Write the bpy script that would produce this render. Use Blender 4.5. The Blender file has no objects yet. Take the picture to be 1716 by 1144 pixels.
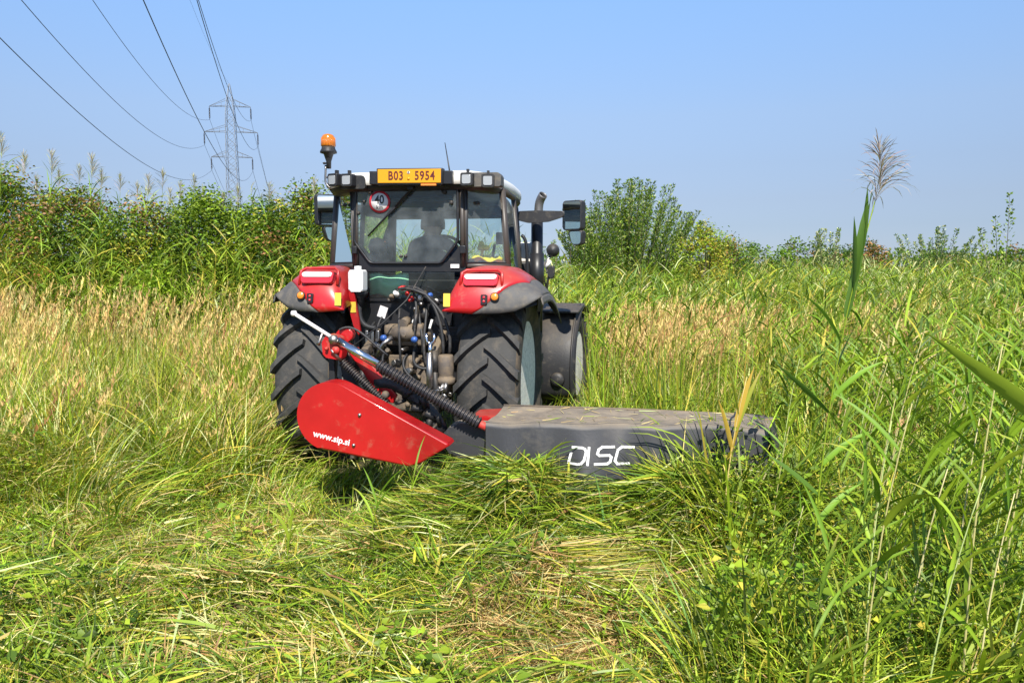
import bpy, bmesh, math, random
import numpy as np
from mathutils import Vector, Matrix

random.seed(7)
rng = np.random.default_rng(11)
R = math.radians
PI = math.pi
SC = bpy.context.scene
COL = SC.collection

# ------------------------------------------------------------------ camera, sky, sun, exposure
cam_data = bpy.data.cameras.new('camera')
cam_data.sensor_width = 36.0
cam_data.lens = 26.01
cam_data.clip_end = 4000
cam = bpy.data.objects.new('camera', cam_data)
COL.objects.link(cam)
cam.location = (0, 0, 1.85)
cam.rotation_euler = (PI / 2 - math.atan((572 - 445) / 1240.0), 0, 0)
cam_data.dof.use_dof = True
cam_data.dof.focus_distance = 6.0
cam_data.dof.aperture_fstop = 20.0
SC.camera = cam

SUN_EL, SUN_AZ = 47.0, 4.0            # degrees; azimuth 0 = straight behind the camera, positive = from its right
sdir = Vector((math.sin(R(SUN_AZ)) * math.cos(R(SUN_EL)), -math.cos(R(SUN_AZ)) * math.cos(R(SUN_EL)), math.sin(R(SUN_EL))))
world = bpy.data.worlds.new('World')
SC.world = world
world.use_nodes = True
wn, wl = world.node_tree.nodes, world.node_tree.links
bg = wn['Background']
sky = wn.new('ShaderNodeTexSky')
sky.sky_type = 'NISHITA'
sky.sun_disc = False
sky.sun_elevation = R(SUN_EL)
# NISHITA: rotation 0 puts the sun towards +Y, positive turns it towards +X
sky.sun_rotation = math.atan2(sdir.x, sdir.y)
sky.altitude = 200
sky.air_density = 1.0
sky.dust_density = 0.0
sky.ozone_density = 4.0
# summer haze: the real sky of the place hardly brightens towards the horizon, all the way round
wtc = wn.new('ShaderNodeTexCoord')
wsx = wn.new('ShaderNodeSeparateXYZ')
wl.new(wtc.outputs['Generated'], wsx.inputs[0])
wmr = wn.new('ShaderNodeMapRange')
wmr.inputs[2].default_value = 0.32
wl.new(wsx.outputs[2], wmr.inputs[0])
wcr = wn.new('ShaderNodeValToRGB')
HAZE = [(0.0, (.23, .285, .465)), (0.156, (.33, .333, .43)), (0.26, (.43, .39, .443)), (0.40, (.56, .49, .507)), (0.588, (.75, .656, .637)), (1.0, (1, 1, 1))]
wcr.color_ramp.elements[0].color = (*HAZE[0][1], 1)
wcr.color_ramp.elements[1].color = (1, 1, 1, 1)
for p_, c_ in HAZE[1:-1]:
    e_ = wcr.color_ramp.elements.new(p_)
    e_.color = (*c_, 1)
wl.new(wmr.outputs[0], wcr.inputs[0])
wmx = wn.new('ShaderNodeMix')
wmx.data_type = 'RGBA'
wmx.blend_type = 'MULTIPLY'
wmx.inputs[0].default_value = 1.0
wl.new(sky.outputs[0], wmx.inputs[6])
wl.new(wcr.outputs[0], wmx.inputs[7])
wl.new(wmx.outputs[2], bg.inputs[0])
bg.inputs[1].default_value = 0.126
sun_data = bpy.data.lights.new('sun', 'SUN')
sun_data.energy = 4.9
sun_data.angle = R(0.53)
sun_data.color = (1.0, 0.95, 0.86)
sun = bpy.data.objects.new('sun', sun_data)
COL.objects.link(sun)
sun.location = (0, -5, 12)
sun.rotation_euler = sdir.to_track_quat('Z', 'Y').to_euler()
SC.view_settings.view_transform = 'Standard'
SC.view_settings.look = 'None'
SC.view_settings.exposure = 0.75
SC.view_settings.gamma = 1.0
SC.view_settings.use_curve_mapping = False
SC.cycles.max_bounces = 8
SC.cycles.transparent_max_bounces = 12

# ------------------------------------------------------------------ helpers: objects
def tag(o, label=None, cat=None, group=None, kind=None):
    if label: o['label'] = label
    if cat: o['category'] = cat
    if group: o['group'] = group
    if kind: o['kind'] = kind
    return o

def empty(name, loc=(0, 0, 0), rz=0.0, parent=None):
    o = bpy.data.objects.new(name, None)
    o.empty_display_size = 0.1
    COL.objects.link(o)
    o.location = loc
    o.rotation_euler = (0, 0, rz)
    if parent: o.parent = parent
    return o

def link(name, mesh, mats, parent=None, loc=None, rot=None):
    o = bpy.data.objects.new(name, mesh)
    if not isinstance(mats, (list, tuple)): mats = [mats]
    if len(mesh.materials) == 0:
        for m in mats: mesh.materials.append(m)
    COL.objects.link(o)
    if parent: o.parent = parent
    if loc is not None: o.location = loc
    if rot is not None: o.rotation_euler = rot
    return o

def copy_obj(o, parent=None):
    c = o.copy()
    COL.objects.link(c)
    if parent is not None: c.parent = parent
    return c

class MB:
    """collects simple solids in one bmesh"""
    def __init__(self):
        self.bm = bmesh.new()
        self.mi = 0
    def _mark(self, faces, smooth):
        for f in faces:
            f.material_index = self.mi
            f.smooth = smooth
    def box(self, c, s, rot=None, bevel=0.0, taper=None):
        bm = self.bm
        hx, hy, hz = s[0] / 2, s[1] / 2, s[2] / 2
        M = Matrix.Translation(Vector(c))
        if rot is not None:
            from mathutils import Euler
            M = M @ Euler(rot).to_matrix().to_4x4()
        vs = []
        for z in (-hz, hz):
            k = 1.0 if (taper is None or z < 0) else taper
            for x, y in ((-hx, -hy), (hx, -hy), (hx, hy), (-hx, hy)):
                vs.append(bm.verts.new(M @ Vector((x * k, y * k, z))))
        idx = [(0, 3, 2, 1), (4, 5, 6, 7), (0, 1, 5, 4), (1, 2, 6, 5), (2, 3, 7, 6), (3, 0, 4, 7)]
        fs = [bm.faces.new([vs[i] for i in t]) for t in idx]
        self._mark(fs, False)
        if bevel > 0:
            es = list({e for f in fs for e in f.edges})
            r = bmesh.ops.bevel(bm, geom=es, offset=bevel, segments=2, profile=0.6, affect='EDGES')
            self._mark(r['faces'], True)
        return self
    def tube(self, pts, rad, n=10, caps=True, smooth=True):
        bm = self.bm
        pts = [Vector(p) for p in pts]
        if not isinstance(rad, (list, tuple)): rad = [rad] * len(pts)
        rings = []
        prev = None
        for i, p in enumerate(pts):
            t = (pts[min(i + 1, len(pts) - 1)] - pts[max(i - 1, 0)])
            t = t.normalized() if t.length > 1e-9 else Vector((0, 0, 1))
            if prev is None:
                a = Vector((0, 0, 1)) if abs(t.z) < 0.9 else Vector((1, 0, 0))
                u = t.cross(a).normalized()
            else:
                u = (prev - t * prev.dot(t))
                u = u.normalized() if u.length > 1e-6 else t.orthogonal().normalized()
            prev = u
            w = t.cross(u)
            rings.append([bm.verts.new(p + (u * math.cos(2 * PI * k / n) + w * math.sin(2 * PI * k / n)) * rad[i]) for k in range(n)])
        fs = []
        for a, b in zip(rings[:-1], rings[1:]):
            for k in range(n):
                fs.append(bm.faces.new((a[k], a[(k + 1) % n], b[(k + 1) % n], b[k])))
        self._mark(fs, smooth)
        if caps:
            f2 = [bm.faces.new(rings[0][::-1]), bm.faces.new(rings[-1])]
            self._mark(f2, False)
        return self
    def lathe(self, prof, axis_o=(0, 0, 0), axis='Z', n=24, smooth=True, closed=False):
        """prof: list of (radius, height) along the axis"""
        bm = self.bm
        O = Vector(axis_o)
        rings = []
        for r, hgt in prof:
            ring = []
            for k in range(n):
                a = 2 * PI * k / n
                c, s = math.cos(a) * r, math.sin(a) * r
                if axis == 'Z': v = Vector((c, s, hgt))
                elif axis == 'X': v = Vector((hgt, c, s))
                else: v = Vector((s, hgt, c))
                ring.append(bm.verts.new(O + v))
            rings.append(ring)
        fs = []
        pairs = list(zip(rings[:-1], rings[1:]))
        if closed: pairs.append((rings[-1], rings[0]))
        for a, b in pairs:
            for k in range(n):
                fs.append(bm.faces.new((a[k], a[(k + 1) % n], b[(k + 1) % n], b[k])))
        self._mark(fs, smooth)
        if not closed:
            f2 = []
            if prof[0][0] > 1e-4: f2.append(bm.faces.new(rings[0][::-1]))
            if prof[-1][0] > 1e-4: f2.append(bm.faces.new(rings[-1]))
            self._mark(f2, False)
        return self
    def prism(self, poly, y0, y1, bevel=0.0, plane='XZ'):
        """extrudes a polygon; XZ: along Y, YZ: along X, XY: along Z"""
        bm = self.bm
        def P(a, b, c):
            return (a, c, b) if plane == 'XZ' else ((c, a, b) if plane == 'YZ' else (a, b, c))
        A = [bm.verts.new(P(a, b, y0)) for a, b in poly]
        B = [bm.verts.new(P(a, b, y1)) for a, b in poly]
        n = len(poly)
        f0 = [bm.faces.new(A), bm.faces.new(B[::-1])]
        f1 = [bm.faces.new((A[i], B[i], B[(i + 1) % n], A[(i + 1) % n])) for i in range(n)]
        self._mark(f0 + f1, False)
        if bevel > 0:
            es = list({e for f in f0 for e in f.edges})
            r = bmesh.ops.bevel(bm, geom=es, offset=bevel, segments=3, profile=0.5, affect='EDGES')
            self._mark(r['faces'], True)
        return self
    def grid(self, P, smooth=True):
        """P[i][j] -> surface"""
        bm = self.bm
        V = [[bm.verts.new(p) for p in row] for row in P]
        fs = []
        for i in range(len(V) - 1):
            for j in range(len(V[0]) - 1):
                fs.append(bm.faces.new((V[i][j], V[i][j + 1], V[i + 1][j + 1], V[i + 1][j])))
        self._mark(fs, smooth)
        return self
    def poly(self, pts):
        f = self.bm.faces.new([self.bm.verts.new(p) for p in pts])
        self._mark([f], False)
        return self
    def build(self, name, mats, parent=None, loc=None, rot=None, solid=0.0, offset=-1.0):
        bmesh.ops.recalc_face_normals(self.bm, faces=self.bm.faces[:])
        if solid:
            bmesh.ops.solidify(self.bm, geom=self.bm.faces[:], thickness=solid)
        me = bpy.data.meshes.new(name)
        self.bm.to_mesh(me)
        self.bm.free()
        return link(name, me, mats, parent, loc, rot)

def bez(p0, p1, p2, p3, n=14):
    p0, p1, p2, p3 = map(Vector, (p0, p1, p2, p3))
    out = []
    for i in range(n + 1):
        t = i / n
        s = 1 - t
        out.append(p0 * s**3 + p1 * 3 * s * s * t + p2 * 3 * s * t * t + p3 * t**3)
    return out

def round_poly(pts, r, seg=5):
    """2-D polygon with rounded corners; r a number or a list"""
    out = []
    n = len(pts)
    for i in range(n):
        p = Vector(pts[i]); a = Vector(pts[i - 1]); b = Vector(pts[(i + 1) % n])
        rr = r[i] if isinstance(r, (list, tuple)) else r
        if rr <= 0:
            out.append((p.x, p.y)); continue
        da, db = (a - p), (b - p)
        k = min(rr, da.length * 0.48, db.length * 0.48)
        s, e = p + da.normalized() * k, p + db.normalized() * k
        for j in range(seg + 1):
            t = j / seg
            q = s * (1 - t)**2 + p * 2 * t * (1 - t) + e * t * t
            out.append((q.x, q.y))
    return out

def text_mesh(name, s, size, mat, parent, loc, rot, extrude=0.001, shear=0.0, xscale=1.0, offset=0.0, align='CENTER', spacing=1.0):
    cu = bpy.data.curves.new(name, 'FONT')
    cu.body = s
    cu.size = size
    cu.extrude = extrude
    cu.shear = shear
    cu.offset = offset
    cu.space_character = spacing
    cu.align_x = align
    cu.align_y = 'CENTER'
    cu.resolution_u = 4
    o = bpy.data.objects.new(name, cu)
    COL.objects.link(o)
    dg = bpy.context.evaluated_depsgraph_get()
    me = bpy.data.meshes.new_from_object(o.evaluated_get(dg))
    bpy.data.objects.remove(o)
    for v in me.vertices: v.co.x *= xscale
    me.materials.clear()
    return link(name, me, mat, parent, loc, rot)

# ------------------------------------------------------------------ helpers: materials
MATS = {}
def mat(name, color, rough=0.5, metal=0.0, spec=0.5, dirt=None, dirt_amt=0.0, dirt_scale=9.0, var=0.0, bump=0.0, bump_scale=60.0,
        coat=0.0, up_dust=0.0, dust=(0.23, 0.17, 0.10)):
    m = bpy.data.materials.new(name)
    m.use_nodes = True
    nt = m.node_tree
    N, L = nt.nodes, nt.links
    b = N['Principled BSDF']
    b.inputs['Roughness'].default_value = rough
    b.inputs['Metallic'].default_value = metal
    b.inputs['Specular IOR Level'].default_value = spec
    if coat:
        b.inputs['Coat Weight'].default_value = coat
        b.inputs['Coat Roughness'].default_value = 0.08
    tc = N.new('ShaderNodeTexCoord')
    base = N.new('ShaderNodeRGB')
    base.outputs[0].default_value = (*color, 1)
    out = base.outputs[0]
    def noise(scale, detail=6, rough_=0.6):
        t = N.new('ShaderNodeTexNoise')
        t.inputs['Scale'].default_value = scale
        t.inputs['Detail'].default_value = detail
        t.inputs['Roughness'].default_value = rough_
        L.new(tc.outputs['Object'], t.inputs['Vector'])
        return t.outputs['Fac']
    if var:
        hs = N.new('ShaderNodeHueSaturation')
        mr = N.new('ShaderNodeMapRange')
        mr.inputs[3].default_value = 1 - var
        mr.inputs[4].default_value = 1 + var
        mr.inputs[1].default_value = 0.3
        mr.inputs[2].default_value = 0.7
        L.new(noise(dirt_scale * 0.6), mr.inputs[0])
        L.new(mr.outputs[0], hs.inputs['Value'])
        L.new(out, hs.inputs['Color'])
        out = hs.outputs[0]
    def dmix(fac, col):
        nonlocal out
        mx = N.new('ShaderNodeMix')
        mx.data_type = 'RGBA'
        L.new(fac, mx.inputs[0])
        L.new(out, mx.inputs[6])
        mx.inputs[7].default_value = (*col, 1)
        out = mx.outputs[2]
        r_ = N.new('ShaderNodeMix')
        r_.data_type = 'FLOAT'
        L.new(fac, r_.inputs[0])
        if b.inputs['Roughness'].is_linked:
            L.new(b.inputs['Roughness'].links[0].from_socket, r_.inputs[2])
        else:
            r_.inputs[2].default_value = rough
        r_.inputs[3].default_value = 0.9
        L.new(r_.outputs[0], b.inputs['Roughness'])
    if dirt is not None:
        mr = N.new('ShaderNodeMapRange')
        mr.inputs[1].default_value = 0.62 - dirt_amt * 0.35
        mr.inputs[2].default_value = 0.82 - dirt_amt * 0.1
        mr.inputs[4].default_value = min(1.0, 0.35 + dirt_amt)
        L.new(noise(dirt_scale, 9, 0.7), mr.inputs[0])
        dmix(mr.outputs[0], dirt)
    if up_dust:
        g = N.new('ShaderNodeNewGeometry')
        sx = N.new('ShaderNodeSeparateXYZ')
        L.new(g.outputs['Normal'], sx.inputs[0])
        mr = N.new('ShaderNodeMapRange')
        mr.inputs[1].default_value = 0.25
        mr.inputs[2].default_value = 0.95
        mr.inputs[4].default_value = up_dust
        L.new(sx.outputs[2], mr.inputs[0])
        mu = N.new('ShaderNodeMath')
        mu.operation = 'MULTIPLY'
        mr2 = N.new('ShaderNodeMapRange')
        mr2.inputs[1].default_value = 0.3
        mr2.inputs[2].default_value = 0.6
        mr2.inputs[3].default_value = 0.4
        L.new(noise(dirt_scale * 1.3, 8, 0.7), mr2.inputs[0])
        L.new(mr.outputs[0], mu.inputs[0])
        L.new(mr2.outputs[0], mu.inputs[1])
        dmix(mu.outputs[0], dust)
    L.new(out, b.inputs['Base Color'])
    if bump:
        bp = N.new('ShaderNodeBump')
        bp.inputs['Strength'].default_value = bump
        bp.inputs['Distance'].default_value = 0.01
        L.new(noise(bump_scale, 8), bp.inputs['Height'])
        L.new(bp.outputs[0], b.inputs['Normal'])
    MATS[name] = m
    return m

def glass_mat(name, tint, alpha, rough=0.02):
    """thin pane: mostly see-through tinted glass with a mirror-like reflection"""
    m = bpy.data.materials.new(name)
    m.use_nodes = True
    N, L = m.node_tree.nodes, m.node_tree.links
    N.remove(N['Principled BSDF'])
    out = N['Material Output']
    tr = N.new('ShaderNodeBsdfTransparent')
    tr.inputs[0].default_value = (*tint, 1)
    gl = N.new('ShaderNodeBsdfGlossy')
    gl.inputs['Roughness'].default_value = rough
    gl.inputs[0].default_value = (0.9, 1.0, 0.97, 1)
    du = N.new('ShaderNodeBsdfDiffuse')
    du.inputs[0].default_value = (0.30, 0.33, 0.34, 1)
    fr = N.new('ShaderNodeFresnel')
    fr.inputs[0].default_value = 1.5
    mx = N.new('ShaderNodeMixShader')
    mx2 = N.new('ShaderNodeMixShader')
    # a film of dust, its grey also standing in for reflected sky
    tc = N.new('ShaderNodeTexCoord')
    no = N.new('ShaderNodeTexNoise')
    no.inputs['Scale'].default_value = 7
    no.inputs['Detail'].default_value = 8
    L.new(tc.outputs['Object'], no.inputs['Vector'])
    mr = N.new('ShaderNodeMapRange')
    mr.inputs[1].default_value = 0.35
    mr.inputs[2].default_value = 0.8
    mr.inputs[3].default_value = alpha * 0.5
    mr.inputs[4].default_value = alpha * 1.8
    L.new(no.outputs['Fac'], mr.inputs[0])
    L.new(mr.outputs[0], mx2.inputs[0])
    L.new(tr.outputs[0], mx2.inputs[1])
    L.new(du.outputs[0], mx2.inputs[2])
    L.new(fr.outputs[0], mx.inputs[0])
    L.new(mx2.outputs[0], mx.inputs[1])
    L.new(gl.outputs[0], mx.inputs[2])
    L.new(mx.outputs[0], out.inputs[0])
    MATS[name] = m
    return m

def leaf_mat(name, trans=0.35, rough=0.45, spec=0.4, tint=(1, 1, 1), color=None):
    """blade / leaf: colour from the mesh's own 'Col' attribute (each leaf's own pigment), translucent"""
    m = bpy.data.materials.new(name)
    m.use_nodes = True
    N, L = m.node_tree.nodes, m.node_tree.links
    b = N['Principled BSDF']
    out = N['Material Output']
    b.inputs['Roughness'].default_value = rough
    b.inputs['Specular IOR Level'].default_value = spec
    if color is None:
        at = N.new('ShaderNodeAttribute')
        at.attribute_name = 'Col'
        src = at.outputs['Color']
    else:
        oi = N.new('ShaderNodeObjectInfo')
        mr = N.new('ShaderNodeMapRange')
        mr.inputs[3].default_value = 0.75
        mr.inputs[4].default_value = 1.25
        L.new(oi.outputs['Random'], mr.inputs[0])
        hs = N.new('ShaderNodeHueSaturation')
        hs.inputs['Color'].default_value = (*color, 1)
        L.new(mr.outputs[0], hs.inputs['Value'])
        src = hs.outputs[0]
    L.new(src, b.inputs['Base Color'])
    tl = N.new('ShaderNodeBsdfTranslucent')
    mul = N.new('ShaderNodeMix')
    mul.data_type = 'RGBA'
    mul.blend_type = 'MULTIPLY'
    mul.inputs[0].default_value = 1.0
    L.new(src, mul.inputs[6])
    mul.inputs[7].default_value = (1.25, 1.35, 0.6, 1)
    L.new(mul.outputs[2], tl.inputs[0])
    mx = N.new('ShaderNodeMixShader')
    mx.inputs[0].default_value = trans
    L.new(b.outputs[0], mx.inputs[1])
    L.new(tl.outputs[0], mx.inputs[2])
    L.new(mx.outputs[0], out.inputs[0])
    MATS[name] = m
    return m

MUD = (0.20, 0.145, 0.085)
mat('red_paint', (0.42, 0.010, 0.012), 0.34, 0, 0.5, coat=0.3, dirt=(0.32, 0.23, 0.14), dirt_amt=0.18, dirt_scale=8, var=0.08, up_dust=0.28)
mat('red_cover', (0.40, 0.009, 0.009), 0.36, 0, 0.5, coat=0.25, dirt=(0.30, 0.20, 0.11), dirt_amt=0.14, dirt_scale=9, var=0.10, bump=0.05, bump_scale=9)
mat('dusty_red', (0.50, 0.02, 0.02), 0.5, 0, 0.4, dirt=MUD, dirt_amt=0.35, dirt_scale=8, up_dust=0.5)
mat('white_paint', (0.70, 0.68, 0.63), 0.35, 0, 0.5, dirt=(0.45, 0.40, 0.32), dirt_amt=0.12, dirt_scale=6)
mat('black_plastic', (0.022, 0.022, 0.024), 0.5, 0, 0.4, dirt=(0.16, 0.135, 0.10), dirt_amt=0.24, dirt_scale=10, bump=0.15, up_dust=0.3)
mat('black_frame', (0.015, 0.015, 0.017), 0.4, 0, 0.45, dirt=(0.10, 0.085, 0.06), dirt_amt=0.12, dirt_scale=8)
mat('grey_plastic', (0.085, 0.082, 0.08), 0.62, 0, 0.3, dirt=(0.20, 0.17, 0.13), dirt_amt=0.45, dirt_scale=14, var=0.1, bump=0.1, bump_scale=150)
mat('brown_frame', (0.055, 0.045, 0.038), 0.45, 0.0, 0.5)
mat('tyre_rubber', (0.048, 0.047, 0.045), 0.75, 0, 0.3, dirt=(0.15, 0.125, 0.095), dirt_amt=0.34, dirt_scale=11, var=0.15, bump=0.35, bump_scale=45)
mat('tyre_sidewall', (0.045, 0.04, 0.034), 0.8, 0, 0.25, dirt=(0.17, 0.125, 0.08), dirt_amt=0.55, dirt_scale=7)
mat('rim_paint', (0.78, 0.76, 0.69), 0.5, 0, 0.4, dirt=(0.10, 0.085, 0.06), dirt_amt=0.42, dirt_scale=30)
mat('chrome', (0.72, 0.71, 0.70), 0.16, 1.0)
mat('steel', (0.36, 0.34, 0.32), 0.38, 1.0, dirt=MUD, dirt_amt=0.35, dirt_scale=18)
mat('muddy_iron', (0.12, 0.10, 0.085), 0.7, 0.3, dirt=(0.30, 0.22, 0.13), dirt_amt=0.6, dirt_scale=9, bump=0.4, bump_scale=30, up_dust=0.7)
mat('dark_iron', (0.03, 0.03, 0.032), 0.5, 0.4, dirt=(0.2, 0.15, 0.10), dirt_amt=0.3, dirt_scale=12, up_dust=0.4)
mat('hose_rubber', (0.025, 0.025, 0.026), 0.55, 0, 0.4, dirt=(0.16, 0.13, 0.10), dirt_amt=0.3, dirt_scale=12)
mat('spring_steel', (0.045, 0.045, 0.052), 0.35, 0.5, dirt=(0.22, 0.18, 0.13), dirt_amt=0.25, up_dust=0.4, dirt_scale=14)
mat('amber', (0.62, 0.17, 0.008), 0.15, 0, 0.6, coat=0.5)
mat('lamp_glass', (0.42, 0.42, 0.41), 0.2, 0.3, 0.7, coat=0.6)
mat('tail_white', (0.80, 0.66, 0.62), 0.2, 0, 0.6, coat=0.5)
mat('tail_red', (0.55, 0.02, 0.03), 0.2, 0, 0.6, coat=0.5)
mat('orange_lens', (0.85, 0.25, 0.03), 0.2, 0, 0.6, coat=0.5)
mat('plate_yellow', (0.66, 0.29, 0.008), 0.4, 0, 0.4)
mat('plate_print', (0.10, 0.012, 0.010), 0.5)
mat('sticker_white', (0.85, 0.80, 0.78), 0.45)
mat('sticker_red', (0.62, 0.03, 0.05), 0.45)
mat('print_black', (0.02, 0.02, 0.02), 0.5)
mat('sticker_yellow', (0.80, 0.55, 0.06), 0.45, dirt=MUD, dirt_amt=0.2)
mat('print_white', (0.82, 0.80, 0.78), 0.5)
mat('bottle_white', (0.82, 0.81, 0.77), 0.4, dirt=(0.4, 0.36, 0.3), dirt_amt=0.12)
mat('mirror_glass', (0.92, 0.95, 0.95), 0.01, 1.0)
mat('seat_fabric', (0.05, 0.052, 0.058), 0.85)
mat('cloth_blue', (0.045, 0.055, 0.085), 0.9)
mat('skin', (0.45, 0.27, 0.19), 0.6)
mat('hair_brown', (0.05, 0.035, 0.025), 0.8)
mat('yellow_cloth', (0.80, 0.62, 0.03), 0.7)
mat('green_film', (0.42, 0.78, 0.52), 0.25, 0, 0.6)
mat('blue_plastic', (0.04, 0.11, 0.36), 0.35)
mat('exhaust_steel', (0.20, 0.19, 0.185), 0.5, 0.7, dirt=(0.08, 0.06, 0.05), dirt_amt=0.2)
mat('tarpaulin', (0.040, 0.040, 0.044), 0.50, 0, 0.45, dirt=(0.12, 0.105, 0.085), dirt_amt=0.25, dirt_scale=5, bump=0.12, bump_scale=40, up_dust=0.85, dust=(0.27, 0.215, 0.15))
mat('pylon_steel', (0.23, 0.25, 0.275), 0.55, 0.3)
mat('insulator', (0.035, 0.03, 0.035), 0.25)
mat('wire', (0.10, 0.11, 0.125), 0.5, 0.5)
glass_mat('cab_glass', (0.88, 0.97, 0.94), 0.17)
glass_mat('dark_glass', (0.7, 0.8, 0.76), 0.05)
leaf_mat('blade', 0.26, 0.5, 0.28)
leaf_mat('dry_blade', 0.22, 0.7, 0.2)
leaf_mat('shrub_leaf', 0.26, 0.5, 0.35)
mat('bark', (0.10, 0.075, 0.05), 0.9, bump=0.5)
# ================================================================== the tractor
TR_POS = Vector((-0.86, 6.86, 0.0))
TR_YAW = -R(10.0)
M = MATS
tractor = empty('tractor', TR_POS, TR_YAW)
tag(tractor, 'red and white tractor seen from behind with lugged tyres and a yellow roof plate', 'tractor')
XC = 0.045      # the body's centre line

# ---- wheels
def tyre_mesh(name, w, r_out, r_rim, lug_h, n_lugs, lug_w, sweep):
    mb = MB()
    r_c = r_out - lug_h
    hw = w / 2
    prof = [(r_rim, -hw * 0.78), (r_rim + 0.03, -hw * 0.86), (r_rim + (r_c - r_rim) * 0.45, -hw * 1.0), (r_c - 0.09, -hw * 0.99),
            (r_c - 0.03, -hw * 0.90), (r_c - 0.008, -hw * 0.6), (r_c, 0), (r_c - 0.008, hw * 0.6), (r_c - 0.03, hw * 0.90),
            (r_c - 0.09, hw * 0.99), (r_rim + (r_c - r_rim) * 0.45, hw * 1.0), (r_rim + 0.03, hw * 0.86), (r_rim, hw * 0.78)]
    mb.mi = 0
    mb.lathe(prof, axis='X', n=64, closed=True)
    bm = mb.bm
    for f in bm.faces:
        if abs(f.calc_center_median().x) > hw * 0.93: f.material_index = 1
    # lugs: curved bars from the centre line down to each shoulder
    for side in (-1, 1):
        for i in range(n_lugs):
            ph0 = 2 * PI * (i + (0.5 if side > 0 else 0.0)) / n_lugs
            rows = []
            K = 5
            for k in range(K + 1):
                s = k / K
                x = side * (-0.02 + s * (hw * 1.0 + 0.02))
                ph = ph0 - sweep * s ** 1.15
                drop = 0.0 if s < 0.8 else (s - 0.8) * 0.16
                ro = r_out - drop - 0.010 * s * s
                ri = r_c - 0.05 - (0.06 if s > 0.9 else 0)
                wa = (lug_w * (0.85 + 0.35 * s)) / r_out
                def pt(r, a): return (x, -r * math.cos(a), r * math.sin(a))
                rows.append([pt(ri, ph - wa * 0.68), pt(ro, ph - wa * 0.42), pt(ro, ph + wa * 0.42), pt(ri, ph + wa * 0.68)])
            V = [[bm.verts.new(p) for p in row] for row in rows]
            fs = []
            for a, b in zip(V[:-1], V[1:]):
                for j in range(3):
                    fs.append(bm.faces.new((a[j], a[j + 1], b[j + 1], b[j])))
            fs.append(bm.faces.new(V[0]))
            fs.append(bm.faces.new(V[-1][::-1]))
    return mb

def make_wheel(name, w, r_out, r_rim, lug_h, n_lugs, lug_w, sweep, dish):
    """rim (origin at the wheel's centre, outer side = +X) with a tyre and a hub as its children"""
    hw = w / 2
    mb = MB()
    mb.lathe([(r_rim + 0.028, hw * 0.83), (r_rim + 0.030, hw * 0.76), (r_rim - 0.012, hw * 0.72), (r_rim - 0.03, hw * 0.3), (r_rim - 0.10, hw * 0.25 - dish),
              (r_rim - 0.13, hw * 0.05 - dish), (0.20, -0.02 - dish), (0.0, -0.02 - dish)], axis='X', n=48)
    mb.lathe([(r_rim + 0.028, -hw * 0.83), (r_rim - 0.012, -hw * 0.72), (r_rim - 0.03, 0.0)], axis='X', n=48)
    rim = mb.build(name, M['rim_paint'])
    ty = tyre_mesh('tyre', w, r_out, r_rim, lug_h, n_lugs, lug_w, sweep).build('tyre', [M['tyre_rubber'], M['tyre_sidewall']], rim)
    hb = MB()
    hb.lathe([(0.0, 0.10 - dish), (0.10, 0.10 - dish), (0.13, 0.04 - dish), (0.17, 0.0 - dish)], axis='X', n=24)
    for k in range(8):
        a = 2 * PI * k / 8
        hb.lathe([(0.0, 0.03 - dish), (0.02, 0.03 - dish), (0.02, -0.02 - dish)], axis_o=(0, 0.15 * math.cos(a), 0.15 * math.sin(a)), axis='X', n=6)
    hub = hb.build('hub', M['muddy_iron'], rim)
    return rim, ty, hub

def copy_wheel(src, parent):
    c = copy_obj(src[0], parent)
    ks = [copy_obj(k, c) for k in src[1:]]
    return (c, *ks)

rw = make_wheel('rear_wheel', 0.535, 0.838, 0.50, 0.052, 20, 0.064, 0.30, 0.07)
rw[0].parent = tractor
rw[0].location = (0.79, 0, 0.83)
rw2 = copy_wheel(rw, tractor)
rw2[0].location = (-0.825, 0, 0.83)
rw2[0].rotation_euler = (0, 0, 0)
rw2[0].scale = (1, 1, 1)
rw2[0].rotation_euler = (R(9), 0, 0)
fwh = make_wheel('front_wheel', 0.44, 0.665, 0.37, 0.038, 18, 0.052, 0.34, 0.06)
fwh[0].parent = tractor
fwh[0].location = (1.09, 2.42, 0.66)
fwh[0].rotation_euler = (0, 0, -R(4))
fw2 = copy_wheel(fwh, tractor)
fw2[0].location = (-1.0, 2.42, 0.66)

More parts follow.
